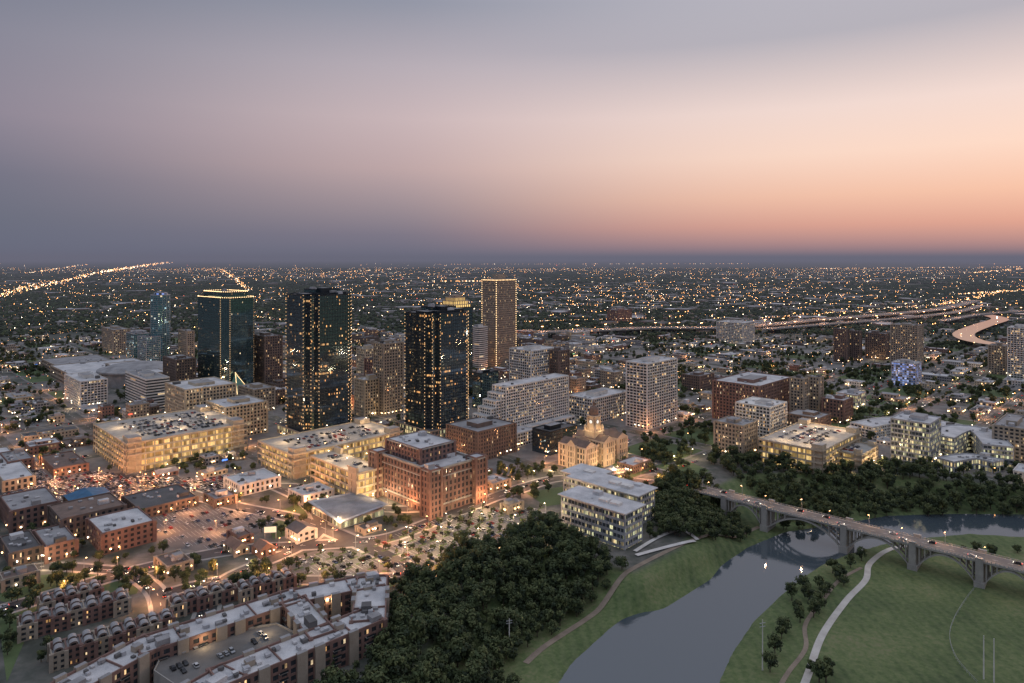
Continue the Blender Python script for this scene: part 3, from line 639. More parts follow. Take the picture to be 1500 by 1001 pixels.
# townhouses
def townrow(p0,p1,n,depth,h,name='townhouse_row'):
    (x0,y0),(x1,y1)=p0,p1;L=math.dist(p0,p1);dx,dy=(x1-x0)/L,(y1-y0)/L;nx,ny=-dy,dx;an=math.atan2(dy,dx);w=L/n;mb=MB()
    P=lambda s,t:(x0+dx*s+nx*t,y0+dy*s+ny*t);FOOT.append([P(-2,-2),P(L+2,-2),P(L+2,depth+2),P(-2,depth+2)])
    for k in range(n):
        s0=k*w;jog=.9*(k%2);hh=h+.5*(k%2)
        q=[P(s0+.02,jog),P(s0+w-.02,jog),P(s0+w-.02,depth-jog),P(s0+.02,depth-jog)]
        relief(mb,q,0,hh-3,'brick' if k%3 else 'tan','g_home','roof_grey',w/2,3.1,1.5,1.3,.25,par=.8,clut=0)
        for t0,t1 in ((jog+.4,depth*.42),(depth*.58,depth-jog-.4)):
            rr=w*.3;cs=s0+w/2;prof=[(-rr,0),(-rr,1.4)]+[(-rr*math.cos(a),1.4+rr*.7*math.sin(a)) for a in np.linspace(.3,2.84,7)]+[(rr,1.4),(rr,0)]
            for i in range(len(prof)-1):
                a,b=prof[i],prof[i+1];A=P(cs+a[0],t0);B=P(cs+b[0],t0);C=P(cs+b[0],t1);D=P(cs+a[0],t1)
                mb.face([(*A,hh-3+a[1]),(*D,hh-3+a[1]),(*C,hh-3+b[1]),(*B,hh-3+b[1])],'roof_grey')
            for t in (t0,t1): mb.face([(*P(cs+a[0],t),hh-3+a[1]) for a in prof],'brown')
            mb.box(*P(cs,t0-.04),an,rr*1.1,.1,hh-2.4,hh-1.2,'car_glass')
        if k%3==0: mb.box(*P(s0+.5,depth*.5),an,1.0,1.4,hh-3,hh+.9,'brick')
    mb.done(name)
townrow(g(28,942),g(190,898),7,12,11);townrow(g(75,985),g(222,940),7,12,11);townrow(g(60,905),g(150,880),5,11,10)
townrow(g(252,908),g(345,880),5,11,10);townrow(g(352,885),g(432,862),5,11,10);townrow(g(215,935),g(255,924),2,10,9)
# apartment complex
mb=MB();FOOT.append(gp([(20,1060),(60,975),(430,868),(560,850),(575,935),(250,1080)]))
def wing(p,q,w,h,z0=0):
    L=math.dist(p,q);cx,cy=(p[0]+q[0])/2,(p[1]+q[1])/2;an=math.atan2(q[1]-p[1],q[0]-p[0]);poly=rectp(cx,cy,an,L+w*.5,w)
    relief(mb,poly,z0,h,'brick','g_home','roof_white',4.4,3.3,1.7,1.2,.4,par=1.1,clut=int(L/2.6))
    c,s=math.cos(an),math.sin(an)
    k=-L/2+5
    while k<L/2-3:
        for sgn in (-1,1):
            bx,by=cx+c*k-s*sgn*(w/2+.5),cy+s*k+c*sgn*(w/2+.5)
            if int(k/9)%2==0: mb.prism(rectp(bx,by,an,5,2.2),z0,h+1.9,'tan','roof_grey',bay=5)
            else:
                for f in range(1,4): mb.box(bx,by,an,4.2,2.0,z0+f*3.3-.1,z0+f*3.3+.1,'concrete'); mb.box(bx-s*sgn*.95,by+c*sgn*.95,an,4.2,.08,z0+f*3.3+.1,z0+f*3.3+1.05,'dark_metal')
        if int(k/9)%3==1: mb.box(cx+c*k,cy+s*k,an,.5,w-.9,h+.03,h+.95,'brick',bottom=False)
        if int(k/9)%4==2: mb.box(cx+c*(k+3),cy+s*(k+3),an,4,3.4,h+.03,h+2.8,'tan','roof_grey',bottom=False)
        k+=9
zr=14
N=[g(20,1050,zr),g(215,945,zr),g(425,876,zr),g(545,851,zr)]
wing(N[0],N[1],17,13.9);wing(N[1],N[2],17,14.03);wing(N[2],N[3],17,13.83)
wing(N[3],g(540,905,zr),17,14.12,.0);wing(g(540,905,zr),g(330,990,zr),17,14.2);wing(g(330,990,zr),g(180,1080,zr),17,13.75)
wing(g(432,884,zr),g(470,928,zr),13,14.27)
mb.done('brick_apartment_complex')
gpq=ccw(gp([(225,985),(238,958),(330,928),(405,915),(440,932),(330,978),(262,1010)],9))
mb=MB();mb.prism(gpq,0,9,'concrete','asphalt_light');mb.ring(gpq,offset(gpq,-.4),9,10,'concrete')
mb.done('apartment_parking_deck');lotcars(gpq,GA,9.02,.3,17,40)
for q in ((300,950),(390,930),(480,890)): x,y=g(*q,z=9);point('courtyard_lamp_light',x,y,13,(1,.7,.38),1200,.3)
# ---------------------------------------------------------------- lots, plazas, roads near
mb=MB()
LOTS=[gp([(0,735),(0,690),(60,672),(140,690),(250,700),(270,722),(150,748),(60,752)]),gp([(215,745),(300,738),(420,755),(330,812),(230,800)]),
 gp([(545,795),(620,768),(705,742),(800,745),(822,790),(720,800),(640,838),(600,828)]),gp([(420,820),(470,805),(560,812),(590,828),(500,850),(430,842)]),gp([(180,700),(300,700),(380,690),(370,712),(250,730)])]
for k,l in enumerate(LOTS): flat(mb,ccw(l),.05+.01*k,'asphalt_light' if k in (1,2,3) else 'asphalt')
mb.done('parking_lot',False)
lotcars(LOTS[0],GA,.07,.8,15,420,FOOT);lotcars(LOTS[1],GA,.08,.3,18,70,FOOT);lotcars(LOTS[2],GA,.1,.30,16,110);lotcars(LOTS[3],GA,.1,.4,15,40);lotcars(LOTS[4],GA,.12,.8,15,160,FOOT)
mb=MB();c,s=math.cos(GA),math.sin(GA)
for k,lot in enumerate(LOTS):   # painted stall lines
    cx=sum(p[0] for p in lot)/len(lot);cy=sum(p[1] for p in lot)/len(lot);inn_=offset(ccw(lot),-5)
    for i in range(-60,61):
        for j in range(-8,9):
            x=cx+(i*2.8+1.4)*c-(j*16+2.7)*s;y=cy+(i*2.8+1.4)*s+(j*16+2.7)*c
            if pip(x,y,inn_): mb.box(x,y,GA,.14,10.5,.10+.01*k,.115+.01*k,'paint',bottom=False)
mb.done('parking_stall_markings',False)
mb=MB()
for lot in (LOTS[2],LOTS[3]):
    cx=sum(p[0] for p in lot)/len(lot);cy=sum(p[1] for p in lot)/len(lot)
    for i in range(-9,10):
        for j in range(-9,10):
            x=cx+i*11*c-j*10.7*s+R.uniform(-1,1);y=cy+i*11*s+j*10.7*c
            if pip(x,y,lot):
                mb.box(x,y,GA,6.5,2.2,.05,.24,'concrete','grass',bottom=False)
                put('plaza_tree',R.choice(SMALL),(x,y,.2),R.uniform(0,6),R.uniform(.7,1.15))
                if (i+j)%3==0: put('plaza_tree',R.choice(SMALL),(x+2,y+1.6,.2),R.uniform(0,6),R.uniform(.6,.9))
mb.done('planting_islands',False)
for lot in LOTS[:5]:
    xs_=[p[0] for p in lot];ys_=[p[1] for p in lot];st=25 if lot is LOTS[2] or lot is LOTS[3] else 38
    for x in np.arange(min(xs_),max(xs_),st):
        for y in np.arange(min(ys_),max(ys_),st):
            if pip(x,y,lot) and not any(pip(x,y,f) for f in FOOT): lamp(x,y,.1,'w' if lot in (LOTS[2],LOTS[3]) else 'o',rz=R.uniform(0,6))
ROADS=[([(0,895),(90,868),(190,838),(330,808),(440,800),(560,790),(640,762),(760,716),(840,700),(1000,712),(1042,723)],13),
 ([(200,700),(330,738),(440,762),(560,812),(600,840),(640,870)],12),([(0,735),(120,728),(260,735),(420,712),(560,745),(700,735),(800,705)],11),
 ([(300,905),(330,850),(440,800),(470,765),(440,730),(370,700)],10),([(240,870),(330,850),(470,850),(590,845)],9),([(1000,712),(960,690),(900,700),(840,700)],12),([(0,842),(70,830),(190,838)],9),([(190,838),(230,870),(240,930)],8)]
mb=MB();mk=MB();kb=MB();RL=[]
for k,(l,w) in enumerate(ROADS):
    ln=smoothline(gp(l),8);RL+=[(p,w) for p in ln];strip(mb,ln,w,'asphalt',.12+.006*k,False)
    for o in (w/2+1.3,-w/2-1.3): strip(kb,ln,2.4,'concrete',.105+.002*k,False,off=o)
    L=0
    for a,b in zip(ln,ln[1:]):
        L+=math.dist(a,b)
        if int(L/6)%2==0: strip(mk,[a,((a[0]+b[0])/2,(a[1]+b[1])/2)],.3,'paint',.19,False)
    L=0
    for i,(a,b) in enumerate(zip(ln,ln[1:])):
        L+=math.dist(a,b)
        q=math.dist(a,b);nx,ny=-(b[1]-a[1])/q,(b[0]-a[0])/q;sg=1 if i%2 else -1
        if R.random()<.35: put('car',R.choice(DCARS),(a[0]+nx*2.6*sg,a[1]+ny*2.6*sg,.18),math.atan2(b[1]-a[1],b[0]-a[0])+(math.pi if sg>0 else 0))
        if L>30:
            L=0;X,Yy=a[0]+nx*sg*(w/2+1.5),a[1]+ny*sg*(w/2+1.5)
            if not pip(X,Yy,VALLEY) and not any(pip(X,Yy,f) for f in FOOT): lamp(X,Yy,.1,R.choice('oow'),rz=math.atan2(-ny*sg,-nx*sg))
mb.done('road',False);mk.done('road_markings',False);kb.done('pavement',False)
mb=MB()
LAWN=[[(0,880),(0,850),(150,832),(210,845),(200,870),(60,900)],[(250,862),(300,845),(420,835),(500,852),(430,866),(330,872)],[(390,760),(440,735),(470,750),(450,775),(400,790)],[(930,700),(1000,722),(985,745),(950,740),(880,715)],[(1000,672),(1040,690),(1010,702),(940,688)],[(770,722),(830,712),(850,735),(800,742)],[(0,925),(0,900),(60,885),(40,930),(10,1000)],[(560,835),(600,845),(570,862),(560,850)]]
for k,l in enumerate(LAWN): flat(mb,ccw(gp(l)),.03+.008*k,'grass')
mb.done('lawn',False)
for l,n in (([(0,880),(0,850),(150,832),(210,845),(60,905)],26),([(250,862),(300,845),(420,835),(500,852),(330,872)],18),([(385,765),(440,735),(470,750),(450,775),(400,792)],14),([(800,700),(1000,715),(985,745),(900,735)],22),([(100,860),(260,828),(320,836),(160,880)],14),([(560,750),(620,765),(560,785),(530,780)],8),([(700,725),(800,700),(830,712),(760,735)],12),([(700,690),(820,690),(840,700),(720,712)],16)):
    P_=gp(l);xs_=[p[0] for p in P_];ys_=[p[1] for p in P_]
    for _ in range(n*2):
        x,y=R.uniform(min(xs_),max(xs_)),R.uniform(min(ys_),max(ys_))
        if pip(x,y,P_) and not any(pip(x,y,f) for f in FOOT): put('street_tree',R.choice(TREES),(x,y,0),R.uniform(0,6),R.uniform(.5,.95))
def free(x,y,m_=3):
    if any(pip(x,y,f) for f in FOOT) or any(pip(x,y,l) for l in LOTS): return False
    return all(math.dist((x,y),p)>w/2+m_ for p,w in RL) and float(sd([x],[y],VALLEY)[0])<-4
for _ in range(150):
    x,y=R.uniform(-480,20),R.uniform(400,650)
    if x<-y*.78 or not free(x,y,11): continue
    w_,d_=R.uniform(11,20),R.uniform(9,14);poly=rectp(x,y,GA,w_,d_)
    if any(pip(*q,f) for f in FOOT for q in poly) or any(pip(*q,offset(poly,4)) for f in FOOT for q in f): continue
    h=R.choice((3.6,4.5,7.2));mb=MB();wl=R.choice(('brick','brown','tan','cream','white'));rf=R.choice(('roof_grey','roof_white','roof_brown','roof_dark'))
    if R.random()<.5:
        relief(mb,poly,0,h,wl,'g_home',rf,4,h if h<5 else 3.6,1.8,1.4,.25,par=.7,clut=4)
    else:
        relief(mb,poly,0,h,wl,'g_home',rf,4,h if h<5 else 3.6,1.8,1.4,.25,par=.1,clut=0);q=offset(poly,.8);q=q[1:]+q[:1];z=h+.3
        m0=((q[0][0]+q[1][0])/2,(q[0][1]+q[1][1])/2,h+3);m1=((q[2][0]+q[3][0])/2,(q[2][1]+q[3][1])/2,h+3)
        mb.face([(*q[1],z),(*q[2],z),m1,m0],rf);mb.face([(*q[3],z),(*q[0],z),m0,m1],rf);mb.face([(*q[0],z),(*q[1],z),m0],wl);mb.face([(*q[2],z),(*q[3],z),m1],wl)
    wall_lights(mb,offset(poly,.3),2.4,3);mb.done('small_house');FOOT.append(offset(poly,3))
for _ in range(850):
    x,y=R.uniform(-520,30),R.uniform(330,660)
    if x>-y*.85 and free(x,y,2.5): put('street_tree',R.choice(TREES),(x,y,0),R.uniform(0,6),R.uniform(.4,.85))
mb=MB()
for l,w in (([(932,828),(960,820),(990,812),(1018,805)],3.5),([(930,822),(955,806),(975,796),(1000,789)],3.0),([(1000,789),(1022,803)],3)):
    strip(mb,smoothline(gp(l,-6),5),w,'white',.8)
mb.done('river_steps',False)
# ---------------------------------------------------------------- bridge
A=Vector((*g(1030,717,6.5),6.5));B=Vector((*g(1560,846,4.5),4.5));D=(B-A);Lb=D.length;d=D.normalized();an=math.atan2(D.y,D.x);nn=Vector((-math.sin(an),math.cos(an),0))
def bp(u): 
    k=(u-750)/F;return (k*A.y-A.x)/(D.x-k*D.y)
mb=MB();W=16
def at(t,off,z): p=A+D*t+nn*off;return (p.x,p.y,p.z+z)
def bbox(mb,t0,t1,o0,o1,z0,z1,m,rel=True):
    a=[at(t0,o0,0),at(t1,o0,0),at(t1,o1,0),at(t0,o1,0)]
    lo=[(x,y,z+z0) for x,y,z in a];hi=[(x,y,z+z1) for x,y,z in a]
    mb.face(hi,m);mb.face(lo[::-1],m)
    for i in range(4): j=(i+1)%4;mb.face([lo[i],lo[j],hi[j],hi[i]],m)
bbox(mb,-.02,1.05,-W/2,W/2,-1.1,0,'concrete');bbox(mb,-.02,1.05,-W/2+1.6,W/2-1.6,.0,.03,'asphalt_light')
for o in (-W/2,W/2-.35):
    bbox(mb,-.02,1.05,o,o+.35,.95,1.15,'concrete');bbox(mb,-.02,1.05,o,o+.35,0,.25,'concrete')
    n=int(Lb*1.07/2.2)
    for k in range(n): t=-.02+1.07*k/n;bbox(mb,t,t+.5/Lb,o+.03,o+.3,.25,.95,'concrete')
k=0
while k<Lb: bbox(mb,k/Lb,(k+3)/Lb,-.12,.12,.035,.045,'paint');k+=8
piers=[bp(1066),bp(1125),bp(1240),bp(1340),bp(1437),bp(1530)]
for i,t in enumerate(piers):
    p=A+D*t;zb=min(th(p.x,p.y),-8)-1-p.z;w=2.2/Lb
    bbox(mb,t-w,t+w,-W/2-.8,W/2+.8,zb,-1.3,'concrete');bbox(mb,t-w*1.35,t+w*1.35,-W/2-1.5,W/2+1.5,zb,-13.5,'concrete')
    for o in (-W/2-1.1,W/2-.5): bbox(mb,t-w*.9,t+w*.9,o,o+1.6,zb,1.7,'concrete');bbox(mb,t-w*1.1,t+w*1.1,o-.2,o+1.8,1.7,2.1,'concrete')
for t0,t1 in zip(piers,piers[1:]):
    w=2.2/Lb;a0,a1=t0+w,t1-w;N_=20;spring=-14.5 if (t1-t0)*Lb>30 else -10
    for o in (-W/2+.3,-1,W/2-2.3):
        pz=[(a0+(a1-a0)*k/N_, -1.6+(spring+1.6)*((2*k/N_-1)**2)) for k in range(N_+1)]
        for (ta,za),(tb,zb) in zip(pz,pz[1:]):
            th_=1.1
            q=[at(ta,o,za),at(tb,o,zb),at(tb,o,zb-th_),at(ta,o,za-th_)];q2=[at(ta,o+2,za),at(tb,o+2,zb),at(tb,o+2,zb-th_),at(ta,o+2,za-th_)]
            mb.face(q,'concrete');mb.face(q2[::-1],'concrete');mb.face([q[0],q2[0],q2[1],q[1]],'concrete');mb.face([q[3],q[2],q2[2],q2[3]],'concrete')
        for ta,za in pz[1:-1:2]:
            if za<-3.0: bbox(mb,ta-.35/Lb,ta+.35/Lb,o+.4,o+1.6,za-.3,-1.1,'concrete')
mb.done('arched_road_bridge')
for k in range(10):
    t=.03+k*.1;sg=1 if k%2 else -1;p=at(t,sg*(W/2-1),0);lamp(p[0],p[1],p[2],'o',rz=an-sg*math.pi/2,ld='b')
for t,sg in ((.07,1),(.16,-1),(.2,-1),(.33,1),(.41,1),(.46,-1),(.6,1),(.63,-1),(.7,1),(.8,-1),(.9,1)):
    p=at(t,sg*3,.06);put('car',R.choice(DCARS),p,an+(0 if sg<0 else math.pi))
for u,v,hh in ((1117,982,26),(746,945,18),(1441,995,22),(1456,1000,22)):
    x,y=g(u,v,ZV if u>800 else -8);z=th(x,y);mb=MB();mb.tube((x,y,z),(x,y,z+hh),.36,.2,'white',8)
    for q in (.86,.93): mb.box(x,y,.3,3.4 if u<1200 else .6,.25,z+hh*q,z+hh*q+.25,'metal')
    mb.done('utility_pole')
fl=smoothline(gp([(1450,838),(1415,880),(1392,925),(1400,965),(1432,1003)],ZV),10);mb=MB()
for a,b in zip(fl,fl[1:]):
    za=th(*a);mb.tube((*a,za),(*a,za+1.9),.08,.08,'metal',5);mb.tube((*a,za+1.8),(*b,th(*b)+1.8),.06,.06,'metal',4);mb.tube((*a,za+.9),(*b,th(*b)+.9),.04,.04,'metal',4)
mb.done('chain_link_fence')
# ================================================================= CITY FILL
ca,sa=math.cos(GA),math.sin(GA);OX,OY=g(880,660)
def W_(s,t): return (OX+s*ca-t*sa,OY+s*sa+t*ca)
def overlap(poly):
    cx=sum(p[0] for p in poly)/4;cy=sum(p[1] for p in poly)/4
    for f in FOOT:
        if abs(f[0][0]-cx)>260 or abs(f[0][1]-cy)>260: continue
        if pip(cx,cy,f) or any(pip(*p,f) for p in poly) or any(pip(*q,poly) for q in f): return True
    return False
pitch=88;pav=MB();mk=MB();lw=MB();nb=0
for i in range(-24,30):
    for j in range(-14,24):
        cx,cy=W_((i+.5)*pitch,(j+.5)*pitch)
        if cy<650 or cy>1750 or abs(cx)>cy*.82+80: continue
        if float(sd([cx],[cy],VALLEY)[0])>-55: continue
        blk=rectp(cx,cy,GA,pitch-17,pitch-17)
        core=(abs(cx+150)<330 and cy>800)
        leafy=R.random()<(.05 if core else .34 if cx>80 else .18)
        pav.prism(blk,0,.13,'pavement',bottom=False)
        if leafy or R.random()<.25: lw.prism(rectp(cx,cy,GA,pitch-24,pitch-24),.13,.17,'grass',bottom=False)
        for sgn in (-1,1):
            for q in range(-3,4):
                x,y=W_((i+.5)*pitch+q*12,(j+1)*pitch) if sgn>0 else W_((i)*pitch,(j+.5)*pitch+q*12)
                if cy<1100: mk.box(x,y,GA if sgn>0 else GA+math.pi/2,4,.3,.004,.02,'paint',bottom=False)
        for (s,t,z_) in ((i*pitch+10,j*pitch+8,0),((i+.5)*pitch,j*pitch+8,1),(i*pitch+8,(j+.5)*pitch,2)):
            x,y=W_(s,t)
            if any(pip(x,y,f) for f in FOOT): continue
            if cy<1050 or (cy<1500 and z_==0): lamp(x,y,.1,R.choice('ooow'),light=(z_==0 or (z_==1 and cy<760)) and (cy<1050 or R.random()<.45),rz=GA-1.57)
        if cy<1300:
            for _ in range(5):
                x,y=W_((i+R.random())*pitch,j*pitch+R.choice((-3,3)))
                if not any(pip(x,y,f) for f in FOOT): put('car',R.choice(DCARS),(x,y,.03),GA+R.choice((0,math.pi)))
        if leafy:
            for _ in range(34):
                tx,ty=W_((i+.5)*pitch+R.uniform(-34,34),(j+.5)*pitch+R.uniform(-34,34))
                if not any(pip(tx,ty,f) for f in FOOT): put('street_tree',R.choice(TREES),(tx,ty,.1),R.uniform(0,6),R.uniform(.55,1.1))
        nsx=R.choice((1,2,2,3));nsy=R.choice((1,2,2,3));w=(pitch-21)/nsx;dd=(pitch-21)/nsy
        for a in range(nsx):
            for b_ in range(nsy):
                lx=(i+.5)*pitch-(pitch-21)/2+(a+.5)*w;ly=(j+.5)*pitch-(pitch-21)/2+(b_+.5)*dd;x,y=W_(lx,ly)
                fw,fd=w*R.uniform(.55,.95),dd*R.uniform(.55,.95);poly=rectp(x,y,GA,fw,fd)
                if overlap(poly): 
                    continue
                r=R.random()
                if leafy and r<.75: continue
                if r<(.60 if not core else .84):
                    h=R.choice((4,5,5,6,7,8,11)) if not core else R.choice((7,9,12,16,20,26))
                    if cx>250: h=min(h,8)
                    mb=MB();f_=R.choice(FB+['f_white','f_cream'] if cx>100 else FB);rf=R.choice(['roof_white','roof_grey','roof_grey','roof_dark','roof_white','roof_brown'])
                    mb.prism(poly,.1,h,f_,rf,bay=3.4,fl=3.7,uo=R.randint(0,900));wl={'f_brick':'brick','f_brown':'brown','f_tan':'tan','f_white':'white','f_grey':'concrete','f_cream':'cream'}[f_]
                    mb.ring(offset(poly,.15),offset(poly,-.4),h-.5,h+.9,wl);inset_clutter(mb,poly,h,6 if cy<1200 else 3);wall_lights(mb,poly,3.2,R.randint(1,6))
                    if R.random()<.4 and fw>18: 
                        q=rectp(x,y,GA,fw*.5,fd*.5);mb.prism(q,h,h+R.uniform(2,5),f_,rf)
                    if R.random()<.13: mb.box(*poly[0],GA,R.uniform(3,7),.5,h*.6,h*.6+1.5,R.choice(['sign_red','glow_white','glow_blue','screen','glow_green','screen']))
                    mb.done('city_building');nb+=1
                elif r<.84:
                    if cy<1300: lotcars(poly,GA,.18,.6,15,40)
                if R.random()<.85:
                    for _ in range(R.randint(2,7)):
                        tx,ty=W_(lx+R.uniform(-.5,.5)*w,ly+R.choice((-.5,.5))*dd)
                        if not any(pip(tx,ty,f) for f in FOOT) and not pip(tx,ty,poly): put('street_tree',R.choice(TREES),(tx,ty,.1),R.uniform(0,6),R.uniform(.5,1))
pav.done('city_block_pavements',False);mk.done('street_markings',False);lw.done('block_lawns',False)
print('fill',nb,'lights',NL)
# ================================================================= DISTANT TILES
t_=(1+5**.5)/2
IV=[Vector(v).normalized() for v in ((-1,t_,0),(1,t_,0),(-1,-t_,0),(1,-t_,0),(0,-1,t_),(0,1,t_),(0,-1,-t_),(0,1,-t_),(t_,0,-1),(t_,0,1),(-t_,0,-1),(-t_,0,1))]
IF=[(0,11,5),(0,5,1),(0,1,7),(0,7,10),(0,10,11),(1,5,9),(5,11,4),(11,10,2),(10,7,6),(7,1,8),(3,9,4),(3,4,2),(3,2,6),(3,6,8),(3,8,9),(4,9,5),(2,4,11),(6,2,10),(8,6,7),(9,8,1)]
def blob(mb,x,y,z,r,rr):
    vv=[Vector((v.x*rr.uniform(.7,1.25),v.y*rr.uniform(.7,1.25),v.z*rr.uniform(.6,1)))*r+Vector((x,y,z)) for v in IV];m=rr.choice(('leaf_dark','leaf_dark','leaf_mid'))
    for f in IF: mb.face([vv[k] for k in f],m)
DF=[]
for n,w in (('d_brick',(.25,.15,.12)),('d_tan',(.34,.28,.22)),('d_white',(.5,.47,.44)),('d_grey',(.28,.27,.27))):
    facade(n,w,(.04,.045,.055),.5,.5,.03,2.2); DF.append(n)
def tile(seed,ntree,nbld,S=330,nl=7):
    r=random.Random(seed);mb=MB()
    for k in range(3):
        c=-S/2+k*S/3
        mb.box(0,c+S/6,0,S,7,.1,.25,'asphalt_light',bottom=False);mb.box(c+S/6,0,0,7,S,.1,.29,'asphalt_light',bottom=False)
    for k in range(nbld):
        x,y=r.uniform(-S/2,S/2),r.uniform(-S/2,S/2)
        if r.random()<.10: w,d_,h=r.uniform(25,70),r.uniform(20,50),r.uniform(5,10);mb.box(x,y,0,w,d_,0,h,r.choice(DF),r.choice(['roof_white','roof_grey','roof_grey','roof_dark']),bottom=False)
        else:
            w,d_,h=r.uniform(9,15),r.uniform(8,12),r.uniform(3,6);rf=r.choice(['roof_grey','roof_brown','roof_dark','roof_dark']);q=rectp(x,y,0,w,d_);mb.prism(q,0,h,r.choice(DF),False,bay=4,fl=3)
            m0=((q[0][0]+q[3][0])/2,y,h+2.5);m1=((q[1][0]+q[2][0])/2,y,h+2.5)
            mb.face([(*q[0],h),(*q[1],h),m1,m0],rf);mb.face([(*q[2],h),(*q[3],h),m0,m1],rf);mb.face([(*q[3],h),(*q[0],h),m0],'tan');mb.face([(*q[1],h),(*q[2],h),m1],'tan')
    for k in range(ntree):
        x,y=r.uniform(-S/2,S/2),r.uniform(-S/2,S/2);q=r.uniform(3.5,6.5);blob(mb,x,y,q*.9,q,r);blob(mb,x+r.uniform(-4,4),y+r.uniform(-4,4),q*.7,q*.7,r)
    for k in range(nl):
        x,y=r.uniform(-S/2,S/2),-S/2+r.choice((1,3,5))*S/6+5
        if r.random()<.5:x,y=y,x
        mb.box(x,y,0,1.2,1.2,9,10.2,r.choice(['lamp_orange','lamp_orange','lamp_white']));mb.tube((x,y,0),(x,y,9),.15,.1,'metal',4)
    return mb.mesh('distant_blocks')
TI=[tile(s,n,b,nl=l) for s,n,b,l in ((1,340,50,7),(2,400,42,5),(3,260,75,10),(4,460,22,2),(5,190,90,16),(6,520,8,0))]
par=empty('distant_city')
def far_ok(x,y): return abs(x)<y*.86+250
S=330
for sc1,y0,y1 in ((1,1640,5200),(2.0,5200,15000)):
    T=S*sc1;n=int(y1*1.5/T)+2
    for i in range(-n,n):
        for j in range(-n,n):
            x=i*T*ca-j*T*sa;y=i*T*sa+j*T*ca
            if y0+T*.3<y<=y1+T*.3 and far_ok(x,y):
                wv0=math.sin(x/900+1)*math.cos(y/1300)*1.2+R.gauss(0,.6)
                m_=TI[(4,2,0,1,3,5)[min(5,max(0,int(2.9+wv0*1.6)))]]
                put('distant_block',m_,(x,y,0),GA+R.choice((0,1,2,3))*math.pi/2,(sc1,sc1,1.0 if sc1==1 else 1.25),par)
for _ in range(1500):
    y=R.uniform(900,1900);x=R.uniform(-.85,.85)*y
    if not any(pip(x,y,f) for f in FOOT) and float(sd([x],[y],VALLEY)[0])<-20:
        put('street_tree',R.choice(TREES),(x,y,0),R.uniform(0,6),R.uniform(.6,1.1),par)
mb=MB()
def dot(x,y,z,m,k=1.0):
    q=y/1500*k; 
    vv=[(x+q*.5,y,z),(x,y+q*.5,z),(x-q*.5,y,z),(x,y-q*.5,z)];T_=(x,y,z+q*.55);Bt=(x,y,z-q*.55)
    for i in range(4): mb.face([vv[i],vv[(i+1)%4],T_],m);mb.face([vv[(i+1)%4],vv[i],Bt],m)
emis('far_orange',(1,.46,.17),9);emis('far_white',(1,.76,.52),9);emis('far_red',(1,.15,.08),6);emis('far_green',(.3,1,.6),4)
def clus(x,y): return max(0,.5+.6*math.sin(x/1700+2*math.sin(y/2300))*math.cos(y/1900+1.3*math.sin(x/2900)))
for _ in range(5000):
    y=1/R.uniform(1/30000,1/1100);x=R.uniform(-.85,.85)*y
    if R.random()>.08+.85*clus(x,y): continue
    if R.random()<.45:
        s_=x*ca+y*sa;t2=-x*sa+y*ca;s_=round(s_/990)*990;x=s_*ca-t2*sa;y=s_*sa+t2*ca
        if y<1100: continue
    if float(sd([x],[y],VALLEY)[0])>-10 or any(pip(x,y,f) for f in FOOT): continue
    r=R.random();dot(x,y,10+R.random()*6,'far_orange' if r<.6 else 'far_white' if r<.93 else 'far_red' if r<.97 else 'far_green',.2+R.random()**3.5*1.2)
def line_lights(a,b,n,k=1,m=('far_orange','far_white','far_orange'),jit=.015):
    A_=g(*a);B_=g(*b)
    for i in range(n):
        q=i/n; iy=1/A_[1]*(1-q)+1/B_[1]*q;y=1/iy;kx=(A_[0]/A_[1])*(1-q)+(B_[0]/B_[1])*q;x=kx*y
        x+=R.gauss(0,jit)*y*.4; dot(x,y,18,R.choice(m),R.uniform(.5,1.2)*k)
line_lights((-10,440),(150,400),170,1.6);line_lights((150,400),(245,384.5),150,1.7);line_lights((0,432),(60,418),50,1.2);line_lights((325,396),(366,430),80,1.3,jit=.008);line_lights((40,402),(130,388),50,1.2,jit=.01);line_lights((60,398),(300,396),70,.8,jit=.03)
line_lights((640,388),(1100,387),90,1,jit=.03);line_lights((640,415),(730,415),50,1.3);line_lights((505,400),(560,397),24,1.2)
line_lights((1120,474),(1380,452),120,.9,jit=.01);line_lights((1380,452),(1470,430),110,1.2,jit=.02);line_lights((1400,436),(1520,428),90,1.2,jit=.02);line_lights((760,480),(960,474),60,.8,jit=.008);line_lights((1420,402),(1510,394),70,1.2)
line_lights((930,392),(960,445),40,.7,jit=.01);line_lights((1150,420),(1400,408),50,.7,jit=.03);line_lights((200,470),(60,505),40,.6,jit=.02);line_lights((820,455),(1000,440),60,.8,jit=.05);line_lights((1200,395),(1500,392),80,1,jit=.05)
mb.done('distant_city_lights',False)
HL=ldata('highway_lamp_light',(1,.5,.28),90000,1)
